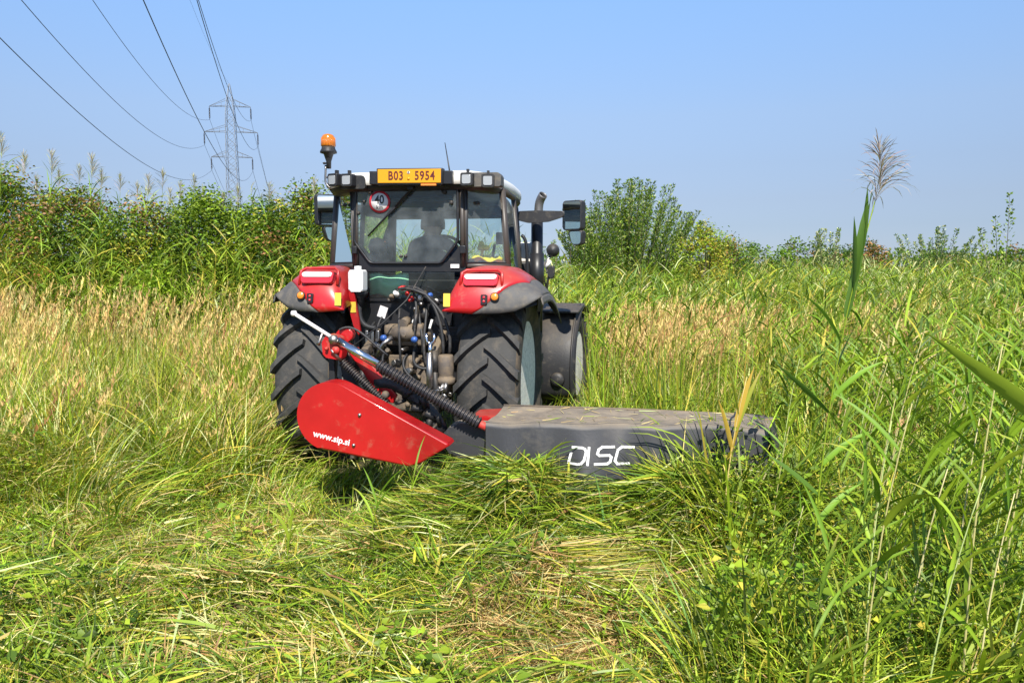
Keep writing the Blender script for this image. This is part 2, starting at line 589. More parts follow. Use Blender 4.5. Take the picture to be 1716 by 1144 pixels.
# ---- rear fenders: a curved shell over each tyre, red inside, grey flare outside
def lerp(a, b, t): return a + (b - a) * t
def interp(x, pts):
    if x <= pts[0][0]: return pts[0][1]
    for (a, va), (b, vb) in zip(pts[:-1], pts[1:]):
        if x <= b: return lerp(va, vb, (x - a) / (b - a))
    return pts[-1][1]
ZT = [(0.447, 1.52), (0.49, 1.66), (0.545, 1.79), (0.62, 1.835), (0.71, 1.852), (0.86, 1.85), (0.958, 1.838), (1.05, 1.79), (1.128, 1.735), (1.20, 1.67), (1.245, 1.615)]
ZB = [(0.447, 1.483), (0.70, 1.466), (0.90, 1.466), (1.04, 1.484), (1.14, 1.53), (1.245, 1.60)]
def fender_pt(x, v):
    """x across, v 0 bottom rear edge .. 0.6 top .. 1 far front"""
    zt, zb = interp(x, ZT), interp(x, ZB)
    if v <= 0.62:
        a = v / 0.62 * PI / 2
        y = -0.86 + 0.46 * (1 - math.cos(a) ** 0.75)
        z = zb + (zt - zb) * math.sin(a) ** 0.9
        y += 0.10 * ((x - 0.70) / 0.5) ** 2 * math.cos(a)
    else:
        t = (v - 0.62) / 0.38
        y = -0.40 + t * 1.0
        z = zt - 0.26 * t * t * (0.35 + 0.65 * min(1, max(0, (x - 0.9) / 0.3)))
    return y, z
def make_fender(side):
    def P(x, v):
        y, z = fender_pt(x, v)
        return Vector((x if side > 0 else -(0.39 + (x - 0.447) * 0.83), y, z))   # the left one is seen a little slimmer
    NV = 26
    def xb(v):
        return lerp(0.70, 1.13, min(1, (v / 0.42) ** 0.72))
    red = MB()
    red.grid([[P(lerp(0.447, xb(i / NV), j / 12), i / NV) for j in range(13)] for i in range(NV + 1)])
    f = red.build('rear_fender', M['red_paint'], tractor, solid=0.012)
    f['label'] = 'red rear fender with a tail light and grey flare'
    gr = MB()
    gr.grid([[P(lerp(xb(i / NV) + 0.002, 1.245, j / 8), i / NV) + Vector((0, 0, 0.004 if 0 < j else 0)) for j in range(9)] for i in range(NV + 1)])
    # the rolled lip of the flare, hanging over the tyre's outer edge
    lip = [[P(1.245, i / NV) + Vector((0.006 * side * k, 0, -0.022 * k)) for k in range(4)] for i in range(NV + 1)]
    gr.grid(lip)
    gr.build('fender_flare', M['grey_plastic'], f, solid=0.012)
    # dark liner behind the rear edge
    ln = MB()
    ln.grid([[P(lerp(0.47, 1.20, j / 8), 0.06 + 0.94 * i / 14) + Vector((0, 0.05, -0.05)) for j in range(9)] for i in range(15)])
    ln.build('fender_liner', M['black_plastic'], f)
    return f
fr = make_fender(1)
fl = make_fender(-1)

def tail_light(f, xc, z, tilt):
    mb = MB()
    poly = round_poly([(-0.135, -0.052), (0.135, -0.052), (0.145, 0.045), (-0.145, 0.045)], 0.02)
    mb.prism(poly, -0.02, 0.045, 0.008)
    mb.mi = 0
    o = mb.build('tail_light', M['tail_red'], f, (xc, -0.785, z), (tilt, 0, 0))
    return o
def lens(f, xc, z, tilt):
    mb = MB()
    mb.prism(round_poly([(-0.128, -0.002), (0.128, -0.002), (0.133, 0.040), (-0.133, 0.040)], 0.016), -0.029, -0.015, 0.006)
    return mb.build('reversing_lens', M['tail_white'], f, (xc, -0.785, z), (tilt, 0, 0))
for f, xc, z in ((fr, 0.758, 1.735), (fl, -0.635, 1.75)):
    tail_light(f, xc, z, -R(22)); lens(f, xc, z, -R(22))
    s = 1 if f is fr else -1
    # raised brow round the lamp
    br = MB()
    br.tube([(xc - 0.17, -0.775, z - 0.06), (xc - 0.165, -0.74, z + 0.055), (xc - 0.13, -0.715, z + 0.078), (xc + 0.13, -0.715, z + 0.078), (xc + 0.165, -0.74, z + 0.055), (xc + 0.17, -0.775, z - 0.06)], 0.014, 8)
    br.build('lamp_brow', M['red_paint'], f)
    ox = xc + s * 0.125
    oz = 1.603
    y_o = -0.858 + (0.03 if s > 0 else 0.03)
    ob = MB(); ob.lathe([(0.030, 0.0), (0.030, -0.012), (0.024, -0.018), (0.0, -0.02)], axis='Y', n=16)
    ob.build('orange_reflector', M['orange_lens'], f, (ox, -0.846, oz), (-R(8), 0, 0))
    rg = MB(); rg.lathe([(0.031, -0.004), (0.037, -0.004), (0.037, 0.01), (0.031, 0.01)], axis='Y', n=16, closed=True)
    rg.build('reflector_ring', M['black_plastic'], f, (ox, -0.848, oz), (-R(8), 0, 0))
    sk = MB()
    sk.prism(round_poly([(-0.026, -0.038), (0.026, -0.038), (0.026, 0.038), (-0.026, 0.038)], 0.008), -0.012, 0.01, 0.003)
    sk.mi = 1
    for dz in (-0.016, 0.016):
        sk.lathe([(0.0, -0.016), (0.010, -0.016), (0.012, -0.010)], axis_o=(0, 0, dz), axis='Y', n=10)
    sk.build('socket', [M['black_frame'], M['tail_red']], f, (ox - s * 0.085, -0.852, oz - 0.02), (-R(6), 0, 0))
    st = MB(); st.box((0, 0, 0), (0.055, 0.004, 0.105))
    xi = 0.485 if s > 0 else -0.43
    st.build('warning_sticker', M['sticker_yellow'], f, (xi + s * 0.005, -0.845, 1.575), (-R(6), 0, 0))
# inner red flap that hangs down from the left fender
fp = MB()
fp.prism([(-0.405, 1.78), (-0.37, 1.62), (-0.335, 1.42), (-0.318, 1.29), (-0.338, 1.255), (-0.38, 1.34), (-0.43, 1.50)], -0.66, -0.63, 0.008)
flap = fp.build('fender_flap', M['red_paint'], tractor)
s2 = MB(); s2.box((-0.378, -0.664, 1.50), (0.05, 0.004, 0.09)); s2.build('warning_sticker', M['sticker_yellow'], flap)

# ---- cab
cabf = MB()
def post(pts, r, n=8): cabf.tube(pts, r, n)
# rear corner points (x from centre), (y, z)
RB, RTt = -0.42, -0.40
def cx(x): return x + XC
def sidepost(x0, y0, z0, x1, y1, z1, r): post([(cx(x0), y0, z0), (cx(x1), y1, z1)], r)
for s in (-1, 1):
    post([(cx(s * 0.475), -0.42, 1.84), (cx(s * 0.475), -0.43, 2.53)], 0.022)         # window posts
    post([(cx(s * 0.505), -0.41, 1.84), (cx(s * 0.505), -0.42, 2.53)], 0.018)
    post([(cx(s * 0.83), -0.16, 1.70), (cx(s * 0.765), -0.14, 2.52)], 0.030)         # rear corner posts
    post([(cx(s * 0.83), 0.50, 1.60), (cx(s * 0.75), 0.48, 2.52)], 0.026)            # B posts
    post([(cx(s * 0.71), 1.14, 1.55), (cx(s * 0.66), 1.08, 2.45)], 0.045)            # A posts
    post([(cx(s * 0.505), -0.41, 1.85), (cx(s * 0.83), -0.16, 1.85)], 0.022)
    post([(cx(s * 0.505), -0.42, 2.51), (cx(s * 0.77), -0.14, 2.51)], 0.025)
    post([(cx(s * 0.83), -0.16, 1.72), (cx(s * 0.83), 0.5, 1.62), (cx(s * 0.71), 1.14, 1.55)], 0.03)
    post([(cx(s * 0.765), -0.14, 2.50), (cx(s * 0.75), 0.48, 2.50), (cx(s * 0.66), 1.08, 2.44)], 0.035)
post([(cx(-0.66), 1.08, 2.43), (cx(0.66), 1.08, 2.43)], 0.05)
cab_frame = cabf.build('cab_frame', M['brown_frame'], tractor)
low = MB()
low.prism(round_poly([(-0.50, 1.80), (0.50, 1.80), (0.50, 2.03), (0.46, 2.03), (0.33, 1.875), (-0.31, 1.875), (-0.44, 2.03), (-0.50, 2.03)], 0.01), -0.425, -0.385)
low.box((0.0, -0.40, 2.515), (1.02, 0.05, 0.05))
low.build('window_surround', M['black_frame'], tractor, (XC, 0, 0))
# rear window: six-sided pane in a thin frame
win_poly = round_poly([(-0.445, 2.06), (-0.305, 1.872), (0.335, 1.872), (0.485, 2.06), (0.485, 2.50), (-0.42, 2.50)], 0.03, 4)
g = MB(); g.poly([(x, -0.437, z) for x, z in win_poly])
rwin = g.build('rear_window', M['cab_glass'], tractor)
fr_ = MB()
wp = [(x, -0.44, z) for x, z in win_poly]
fr_.tube(wp + [wp[0]], 0.013, 6, caps=False)
fr_.build('window_frame', M['black_frame'], rwin)
for (a, b) in (((-0.345, 2.40), 0.012), ((0.43, 2.38), 0.018), ((-0.02, 1.93), 0.014), ((0.02, 1.93), 0.014), ((-0.29, 2.48), 0.018), ((0.37, 2.47), 0.02), ((-0.40, 2.30), 0.014)):
    hk = MB(); hk.lathe([(b, 0.01), (b, -0.014), (b * 0.5, -0.02), (0, -0.02)], axis='Y', n=12)
    hk.build('window_knob', M['black_plastic'], rwin, (a[0], -0.44, a[1]))
for zz in (2.02, ):
    for s in (-1, 1):
        hb = MB(); hb.box((cx(s * 0.485), -0.45, 1.985), (0.05, 0.04, 0.07), bevel=0.008); hb.build('hinge', M['black_frame'], tractor)
# quarter windows
for s in (-1, 1):
    g = MB()
    p = [(cx(s * 0.515), -0.412, 1.875), (cx(s * 0.815), -0.165, 1.875), (cx(s * 0.762), -0.148, 2.49), (cx(s * 0.515), -0.425, 2.49)]
    g.poly(p); q = g.build('quarter_window', M['cab_glass'], tractor)
    fq = MB(); fq.tube([Vector(v) + Vector((0, -0.006, 0)) for v in p + [p[0]]], 0.010, 6, caps=False); fq.build('window_seal', M['black_frame'], q)
    kn = MB(); kn.lathe([(0.016, 0.01), (0.016, -0.014), (0, -0.02)], axis='Y', n=10); kn.build('window_knob', M['black_plastic'], q, (cx(s * 0.60), -0.36, 2.38))
    g = MB()
    g.poly([(cx(s * 0.835), -0.14, 1.76), (cx(s * 0.836), 0.5, 1.66), (cx(s * 0.756), 0.48, 2.48), (cx(s * 0.772), -0.12, 2.48)])
    g.build('side_window', M['cab_glass'], tractor)
    g = MB()
    g.poly([(cx(s * 0.846), 0.53, 1.4), (cx(s * 0.72), 1.11, 1.4), (cx(s * 0.665), 1.06, 2.42), (cx(s * 0.756), 0.51, 2.48)])
    d = g.build('door_window', M['cab_glass'], tractor)
    dd = MB(); dd.box((cx(s * 0.825), 0.62, 1.78), (0.03, 0.12, 0.04), bevel=0.006); dd.build('door_handle', M['black_plastic'], d)
g = MB(); g.poly([(cx(-0.68), 1.13, 1.5), (cx(0.68), 1.13, 1.5), (cx(0.66), 1.075, 2.40), (cx(-0.66), 1.075, 2.40)])
g.build('windscreen', M['cab_glass'], tractor)
# roof: white shell over a black underside
def roof_outline(k, dy=0.0):
    pts = [(-0.62, -0.52), (0.66, -0.52), (0.77, -0.36), (0.80, 0.25), (0.76, 1.0), (0.62, 1.36), (-0.62, 1.36), (-0.80, 1.0), (-0.83, 0.25), (-0.78, -0.36)]
    return [((x * k) , (y - 0.4) * k + 0.4) for x, y in round_poly(pts, 0.14, 4)]
rf = MB()
lev = [(2.532, 0.985), (2.552, 1.0), (2.592, 1.0), (2.622, 0.985), (2.640, 0.945), (2.652, 0.86), (2.664, 0.6), (2.668, 0.2)]
rows = []
for z, k in lev:
    o = roof_outline(k)
    rows.append([Vector((cx(x), y, z - 0.025 * max(0, abs(x) - 0.50) / 0.33 - 0.03 * max(0, y - 0.7))) for x, y in o])
for rrow in rows: rrow.append(rrow[0])
rf.grid(rows)
rf.poly(rows[-1][:-1])
roof = rf.build('cab_roof', M['white_paint'], tractor)
un = MB()
rows = []
for z, k in [(2.555, 0.992), (2.52, 1.0), (2.49, 0.975), (2.475, 0.92), (2.47, 0.6)]:
    o = roof_outline(k * 0.985)
    rows.append([Vector((cx(x), y + 0.02, z - 0.03 * max(0, abs(x) - 0.6) / 0.3 - 0.05 * max(0, y - 0.5))) for x, y in o])
for rrow in rows: rrow.append(rrow[0])
un.grid(rows)
un.poly(rows[-1][:-1])
un.build('roof_underside', M['black_plastic'], tractor)
hl = MB(); hl.box((XC, 0.95, 2.40), (1.25, 0.20, 0.13), bevel=0.03); hl.box((XC, 0.40, 2.43), (0.9, 1.2, 0.05), bevel=0.02)
hl.build('headlining', M['grey_plastic'], tractor)
# dark scooped panels behind the working lights
for xa, xb_ in ((-0.53, -0.30), (0.555, 0.875)):
    pb = MB(); pb.prism(round_poly([(xa, 2.50), (xb_, 2.50), (xb_, 2.585), (xb_ - 0.02, 2.612), (xa + 0.01, 2.615), (xa, 2.585)], 0.012), -0.535, -0.40, 0.005)
    pb.build('light_recess', M['grey_plastic' if xa > 0 else 'black_plastic'], tractor)
def work_light(x, z, rz):
    w = empty('work_light', (x, -0.575, z), rz, tractor)
    b = MB(); b.prism(round_poly([(-0.052, -0.052), (0.052, -0.052), (0.052, 0.052), (-0.052, 0.052)], 0.012), -0.03, 0.05, 0.006); b.box((0, 0.03, 0.06), (0.02, 0.03, 0.05))
    b.build('lamp_housing', M['black_plastic'], w)
    l = MB()
    l.prism(round_poly([(-0.036, -0.038), (0.036, -0.038), (0.036, 0.034), (-0.036, 0.034)], 0.010), -0.037, -0.028, 0.003)
    l.build('lens', M['lamp_glass'], w)
for x, z, rz in ((-0.555, 2.572, -0.35), (-0.435, 2.568, -0.1), (0.600, 2.556, 0.0), (0.775, 2.540, 0.12)): work_light(x, z, rz)
# number plate lamp box
pl = empty('number_plate', (0.112, -0.60, 2.585), 0, tractor)
pl.rotation_euler = (0, R(0.8), 0)
b = MB(); b.box((0, 0.04, 0), (0.572, 0.075, 0.138), bevel=0.008); b.box((-0.32, 0.06, -0.005), (0.08, 0.06, 0.11), bevel=0.006); b.box((0.32, 0.06, -0.005), (0.08, 0.06, 0.11), bevel=0.006)
b.build('plate_holder', M['black_frame'], pl)
b = MB(); b.box((0, -0.002, 0.004), (0.545, 0.006, 0.112), bevel=0.002); b.build('plate', M['plate_yellow'], pl)
text_mesh('plate_lettering', 'B03', 0.100, M['plate_print'], pl, (-0.115, -0.007, 0.004), (PI / 2, 0, 0), xscale=0.80, offset=0.0018, spacing=1.12)
text_mesh('plate_lettering', '5954', 0.100, M['plate_print'], pl, (0.135, -0.007, 0.004), (PI / 2, 0, 0), xscale=0.80, offset=0.0018, spacing=1.12)
for dz in (0.032, -0.018):
    dotm = MB()
    dotm.lathe([(0.0, -0.008), (0.012, -0.008), (0.012, -0.004)], axis_o=(-0.004, 0, dz), axis='Y', n=14)
    dotm.build('plate_seal', M['sticker_white' if dz > 0 else 'plate_yellow'], pl)
dm = MB(); dm.lathe([(0.0, -0.0095), (0.007, -0.0095), (0.007, -0.007)], axis_o=(-0.004, 0, 0.036), axis='Y', n=10); dm.build('seal_print', M['print_black'], pl)
b = MB(); b.box((0.17, -0.004, -0.068), (0.13, 0.02, 0.014)); b.build('plate_lamp', M['orange_lens'], pl)
# 40 km disc
b = MB(); b.lathe([(0.0, -0.002), (0.094, -0.002), (0.094, 0.002)], axis='Y', n=40); red_disc = b.build('speed_sticker', M['sticker_red'], rwin, (-0.205, -0.445, 2.395))
b2 = MB(); b2.lathe([(0.0, -0.0045), (0.076, -0.0045), (0.076, -0.003)], axis='Y', n=40)
wd = b2.build('sticker_disc', M['sticker_white'], rwin, (-0.205, -0.445, 2.395))
text_mesh('sticker_lettering', '40', 0.100, M['print_black'], rwin, (-0.205, -0.4505, 2.411), (PI / 2, 0, 0), xscale=0.85, offset=0.0022)
text_mesh('sticker_lettering', 'km', 0.044, M['print_black'], rwin, (-0.205, -0.4505, 2.348), (PI / 2, 0, 0), offset=0.0008, spacing=1.2)
# wiper
b = MB()
b.tube([(0.105, -0.50, 2.51), (0.085, -0.475, 2.485), (-0.06, -0.468, 2.350)], [0.016, 0.013, 0.010], 8)
b.tube([(0.075, -0.47, 2.475), (-0.315, -0.452, 2.105)], [0.014, 0.006], 6)
b.box((0.09, -0.49, 2.505), (0.06, 0.05, 0.04), bevel=0.008)
b.build('wiper', M['black_frame'], rwin)
b = MB(); b.box((0.455, -0.436, 1.846), (0.075, 0.004, 0.032)); b.build('label_plate', M['sticker_white'], tractor)
# antenna
b = MB(); b.tube([(0.435, -0.46, 2.53), (0.425, -0.46, 2.62), (0.383, -0.46, 2.875)], [0.014, 0.007, 0.003], 8); b.lathe([(0.03, 2.50), (0.025, 2.54), (0.012, 2.56)], axis_o=(0.437, -0.46, 0), n=12)
b.build('antenna', M['black_frame'], tractor)
# beacon on the left rear corner of the roof
bc = empty('beacon', (-0.667, -0.42, 2.55), 0, tractor)
b = MB(); b.tube(bez((0.01, 0.0, -0.03), (-0.07, 0, 0.02), (-0.03, 0, 0.06), (-0.035, 0, 0.17), 10), 0.010, 8); b.tube([(0.02, 0, 0.03), (-0.03, 0, 0.07)], 0.008, 6)
b.build('beacon_bracket', M['steel'], bc)
b = MB()
b.lathe([(0.0, 0.14), (0.020, 0.14), (0.022, 0.20), (0.042, 0.262), (0.072, 0.272), (0.072, 0.285), (0.060, 0.305), (0.056, 0.325), (0.0, 0.326)], axis_o=(-0.005, 0, 0), n=28)
b.lathe([(0.012, 0.0), (0.018, 0.012), (0.0, 0.02)], axis_o=(-0.035, -0.02, 0.175), axis='Z', n=10)
b.build('beacon_base', M['black_plastic'], bc)
b = MB(); b.lathe([(0.058, 0.326), (0.061, 0.335), (0.060, 0.38), (0.056, 0.405), (0.046, 0.422), (0.028, 0.431), (0.0, 0.434)], axis_o=(-0.005, 0, 0), n=28)
for k in range(28):
    a = 2 * PI * k / 28
    b.tube([(-0.005 + 0.0605 * math.cos(a), 0.0605 * math.sin(a), 0.33), (-0.005 + 0.058 * math.cos(a), 0.058 * math.sin(a), 0.40)], 0.0028, 4)
b.build('beacon_dome', M['amber'], bc)

# ---- mirrors
def mirror(x, y, z, w, h, rz, arm, lower):
    mr = empty('mirror', (x, y, z), rz, tractor)
    b = MB(); b.prism(round_poly([(-w / 2, -h / 2), (w / 2, -h / 2), (w / 2, h / 2), (-w / 2, h / 2)], 0.03), -0.01, 0.07, 0.012); b.build('mirror_housing', M['black_plastic'], mr)
    b = MB(); b.prism(round_poly([(-w / 2 + .012, -h / 2 + .012), (w / 2 - .012, -h / 2 + .012), (w / 2 - .012, h / 2 - .012), (-w / 2 + .012, h / 2 - .012)], 0.025), -0.014, -0.009)
    b.build('mirror_glass', M['mirror_glass'], mr)
    lw, lh, lz, lx = lower
    b = MB(); b.prism(round_poly([(lx - lw / 2 - .02, lz + lh / 2), (lx - lw * 0.30, lz - lh / 2), (lx + lw * 0.42, lz - lh / 2), (lx + lw / 2, lz + lh / 2)], 0.03), 0.0, 0.08, 0.015); b.build('wide_angle_housing', M['black_plastic'], mr)
    b = MB(); b.prism(round_poly([(lx - lw / 2, lz + lh / 2 - .012), (lx - lw * 0.27, lz - lh / 2 + .012), (lx + lw * 0.39, lz - lh / 2 + .012), (lx + lw / 2 - .012, lz + lh / 2 - .012)], 0.03), -0.004, 0.001)
    b.build('wide_angle_glass', M['mirror_glass'], mr)
    ab = MB()
    ab.prism(round_poly(arm, 0.02), 0.02, 0.075, 0.010)
    ab.build('mirror_arm', M['black_plastic'], mr, None, (0, 0, -rz))
    return mr
mirror(1.325, 0.95, 2.355, 0.225, 0.295, -R(27), [(-0.56, -0.045), (-0.46, -0.07), (-0.25, -0.06), (-0.09, -0.01), (-0.09, 0.045), (-0.38, 0.055), (-0.56, 0.05)], (0.15, 0.15, -0.225, 0.04))
mirror(-1.27, 0.95, 2.44, 0.30, 0.33, R(42), [(0.10, -0.01), (0.10, 0.04), (0.42, 0.06), (0.60, 0.05), (0.60, -0.04), (0.42, -0.05)], (0.17, 0.16, -0.25, 0.02))

# ---- exhaust, rail, front lamps, bonnet
ex = MB()
ex.tube([(0.93, 1.2, 1.15), (0.93, 1.2, 2.33)], 0.062, 18)
ex.tube([(0.93, 1.2, 1.55), (0.93, 1.2, 1.98)], 0.075, 18)
ex.tube([(0.945, 1.2, 2.33), (0.945, 1.2, 2.40)], 0.058, 18)
exh = ex.build('exhaust_pipe', M['black_frame'], tractor)
b = MB()
b.tube(bez((0.945, 1.2, 2.38), (0.945, 1.2, 2.50), (0.955, 1.2, 2.53), (1.0, 1.16, 2.585), 12), [0.046] * 13, 16, caps=False)
b.build('exhaust_elbow', M['exhaust_steel'], exh, solid=0.004)
b = MB(); b.tube(bez((0.80, 0.98, 2.16), (0.87, 0.98, 2.12), (0.86, 0.98, 1.98), (0.855, 0.98, 1.55), 12), 0.017, 8); b.build('grab_rail', M['black_frame'], tractor)
lb = empty('lamp_bracket', (0.94, 1.9, 1.55), 0, tractor)
b = MB(); b.tube([(0.0, 0, 0), (0.03, 0, 0.20), (-0.02, 0, 0.33), (0.06, 0, 0.42)], 0.016, 8); b.tube([(0.0, 0, 0.22), (0.07, 0, 0.22)], 0.014, 8); b.tube([(-0.07, 0.1, -0.2), (0, 0, 0)], 0.02, 8)
b.tube([(0.0, 0, 0.05), (-0.05, -0.02, 0.25), (-0.02, 0, 0.35)], 0.012, 6)
b.build('bracket', M['steel'], lb)
b = MB(); b.lathe([(0.0, -0.075), (0.04, -0.068), (0.068, -0.04), (0.076, 0.0), (0.074, 0.03), (0.0, 0.03)], axis_o=(0.075, 0, 0.475), axis='Y', n=24); b.build('head_lamp', M['black_plastic'], lb)
b = MB(); b.prism(round_poly([(0.022, 0.15), (0.092, 0.15), (0.097, 0.30), (0.030, 0.30)], 0.035), -0.05, 0.05, 0.015); b.build('side_lamp', M['black_plastic'], lb)
b = MB(); b.tube([(0.0, -0.01, 0.28), (0.045, -0.01, 0.36)], 0.022, 8); b.build('lamp_clip', M['print_white'], lb)
bn = MB()
bn.prism(round_poly([(-0.42, 0.95), (0.42, 0.95), (0.40, 1.50), (0.30, 1.66), (-0.30, 1.66), (-0.40, 1.50)], 0.08), 1.2, 3.35, 0.04)
bn.box((0.70, 1.45, 1.80), (0.26, 0.30, 0.36), bevel=0.04)
bn.build('bonnet', M['white_paint'], tractor, (0.045, 0, 0.12))
gb = MB(); gb.box((0.70, 1.30, 1.45), (0.30, 0.12, 0.9), bevel=0.03); gb.build('engine_side', M['black_plastic'], tractor)
# ---- front fenders
def front_fender(x, rz):
    mb = MB()
    rr, w = 0.735, 0.245
    P = []
    for i in range(19):
        a = -R(28) + i / 18 * R(150)
        row = []
        for j in range(9):
            u = -1 + 2 * j / 8
            k = rr - 0.03 * u ** 4
            row.append((u * w, -k * math.cos(a), k * math.sin(a)))
        P.append(row)
    mb.grid(P)
    f = mb.build('front_fender', M['black_plastic'], tractor, (x, 2.42, 0.66), (0, 0, rz), solid=0.012)
    rb = MB()
    rb.tube([(w * 0.80, -(rr + .006) * math.cos(-R(28) + i / 14 * R(110)), (rr + .006) * math.sin(-R(28) + i / 14 * R(110))) for i in range(15)], 0.014, 8)
    rb.build('fender_rib', M['black_plastic'], f)
    rb = MB(); rb.box((0, -0.28, 0.69), (w * 2.0, 0.5, 0.03), rot=(R(8), 0, 0), bevel=0.01); rb.build('fender_top', M['black_plastic'], f)
    bu = MB(); bu.lathe([(0.085, 0.0), (0.075, -0.02), (0.04, -0.032), (0.0, -0.036)], axis='Y', n=24); bu.build('fender_boss', M['black_plastic'], f, (0.04, -rr + 0.005, -0.10), (0, 0, 0))
    return f
front_fender(1.11, -R(4)); front_fender(-1.0, 0)

# ---- cab interior
ci = empty('cab_interior', (XC, 0, 0), 0, tractor)
b = MB(); b.box((0, 0.35, 1.52), (1.5, 1.45, 0.06)); b.box((0, -0.33, 1.70), (0.86, 0.06, 0.10)); b.build('cab_floor', M['black_plastic'], ci)
b = MB(); b.box((-0.04, 0.42, 1.66), (0.50, 0.5, 0.14), bevel=0.05); b.prism(round_poly([(-0.27, 1.66), (0.22, 1.66), (0.205, 1.93), (0.12, 2.0), (-0.17, 2.0), (-0.255, 1.93)], 0.07), 0.16, 0.27, 0.04)
b.build('seat', M['seat_fabric'], ci)
b = MB(); b.box((0.55, 0.45, 1.80), (0.28, 0.75, 0.25), bevel=0.05); b.tube([(0.5, 0.7, 1.9), (0.52, 0.75, 2.06)], 0.015, 8); b.build('side_console', M['grey_plastic'], ci)
b = MB(); b.tube([(0.53, 0.05, 1.9), (0.54, 0.08, 2.0)], 0.014, 8); b.lathe([(0, 1.985), (0.05, 1.99), (0.062, 2.01), (0.05, 2.035), (0, 2.04)], axis_o=(0.55, 0.08, 0), n=14); b.lathe([(0, 2.02), (0.03, 2.03), (0.02, 2.07), (0, 2.075)], axis_o=(0.53, 0.08, 0), n=10)
b.build('control_knob', M['yellow_cloth'], ci)
b = MB(); b.tube([(-0.02 + 0.20 * math.cos(a), 0.88 - 0.09 * math.sin(a), 1.98 + 0.17 * math.sin(a)) for a in [2 * PI * i / 24 for i in range(25)]], 0.016, 8, caps=False); b.tube([(-0.02, 1.05, 1.7), (-0.02, 0.9, 1.97)], 0.035, 8)
b.build('steering_wheel', M['black_plastic'], ci)
b = MB(); b.prism(round_poly([(-0.33, 1.55), (0.33, 1.55), (0.28, 1.92), (-0.28, 1.92)], 0.06), 0.98, 1.12, 0.03); b.build('dashboard', M['black_plastic'], ci)
b = MB(); b.box((0.62, 0.72, 2.12), (0.16, 0.04, 0.12), bevel=0.01); b.tube([(0.68, 0.75, 2.05), (0.70, 0.85, 1.8)], 0.015, 6); b.build('monitor', M['black_plastic'], ci)
b = MB(); b.lathe([(0, 1.95), (0.06, 1.96), (0.085, 2.03), (0.06, 2.10), (0, 2.12)], axis_o=(-0.52, 0.2, 0), n=16); b.box((-0.52, 0.25, 1.8), (0.12, 0.3, 0.35), bevel=0.03)
b.build('left_console', M['seat_fabric'], ci)
bpy.data.objects['left_console'].name = 'console_cover'
# lower rear window strip and the black bulkhead below it
g = MB(); g.poly([(-0.38, -0.43, 1.57), (0.45, -0.43, 1.57), (0.45, -0.43, 1.795), (-0.38, -0.43, 1.795)]); g.build('lower_rear_window', M['dark_glass'], tractor)
b = MB(); b.box((XC, -0.36, 1.33), (1.05, 0.10, 0.46)); b.box((XC, -0.40, 1.555), (0.92, 0.06, 0.025)); b.box((XC, -0.30, 1.0), (0.9, 0.1, 0.3))
b.box((XC, -0.42, 1.14), (0.6, 0.03, 0.03)); b.box((0.35, -0.43, 1.40), (0.16, 0.03, 0.14), bevel=0.01)
b.box((0.42, -0.42, 1.2), (0.14, 0.03, 0.02)); b.box((0.42, -0.42, 1.26), (0.14, 0.03, 0.02)); b.box((0.42, -0.42, 1.32), (0.14, 0.03, 0.02))
b.build('rear_bulkhead', M['black_frame'], tractor)
for s in (-1, 1):
    b = MB(); b.box((cx(s * 0.49), -0.2, 1.45), (0.06, 0.5, 0.75)); b.box((cx(s * 0.46), -0.05, 0.85), (0.12, 0.35, 0.35), bevel=0.04); b.build('side_bulkhead', M['black_frame'], tractor)

# ---- transmission, linkage, hydraulics
b = MB()
b.box((XC, -0.15, 0.80), (0.46, 0.7, 0.55), bevel=0.04); b.box((0.06, -0.50, 0.80), (0.36, 0.10, 0.42), bevel=0.03)
b.tube([(-0.62, 0, 0.83), (0.70, 0, 0.83)], 0.15, 18)
for dx, dz in ((-0.1, 0.1), (0.1, 0.1), (-0.1, -0.1), (0.1, -0.1), (0, 0.14), (0, -0.14)): b.lathe([(0.022, 0.0), (0.022, -0.03), (0, -0.03)], axis_o=(0.06 + dx, -0.55, 0.80 + dz), axis='Y', n=6)
b.build('transmission_housing', M['muddy_iron'], tractor)
b = MB(); b.box((0.0, -0.60, 0.985), (0.17, 0.02, 0.22), rot=(R(10), 0, 0), bevel=0.006); b.build('hitch_plate', M['muddy_iron'], tractor)
b = MB()
b.box((0.05, -0.46, 1.22), (0.36, 0.16, 0.11), bevel=0.02); b.box((-0.06, -0.52, 1.30), (0.16, 0.14, 0.10), bevel=0.03); b.box((0.14, -0.5, 1.30), (0.12, 0.14, 0.12), bevel=0.03)
b.lathe([(0.07, -0.1), (0.07, 0.1), (0.0, 0.1)], axis_o=(0.04, -0.55, 1.28), axis='X', n=14)
b.tube([(0.04, -0.6, 1.36), (0.04, -0.5, 1.38)], 0.04, 10)
b.build('valve_block', M['muddy_iron'], tractor)
# rocker arms + lift rods + lower links
for s in (-1, 1):
    b = MB()
    b.prism([(0, 0), (-0.10, 0.02), (-0.44, -0.12), (-0.46, -0.18), (-0.40, -0.19), (0.0, -0.09)], cx(s * 0.30) - 0.03, cx(s * 0.30) + 0.03, 0.012, plane='YZ')
    o = b.build('lift_arm', M['muddy_iron'], tractor, (0, -0.30, 1.28))
    b = MB(); b.tube([(cx(s * 0.30), -0.72, 1.12), (cx(s * 0.34), -0.80, 0.62)], 0.028, 10); b.tube([(cx(s * 0.30), -0.72, 1.15), (cx(s * 0.31), -0.74, 0.98)], 0.04, 10)
    b.build('lift_rod', M['dark_iron'], tractor)
    b = MB(); b.tube([(cx(s * 0.25), -0.35, 0.48), (cx(s * 0.40), -1.20, 0.55)], [0.045, 0.05], 10); b.build('lower_link', M['dark_iron'], tractor)
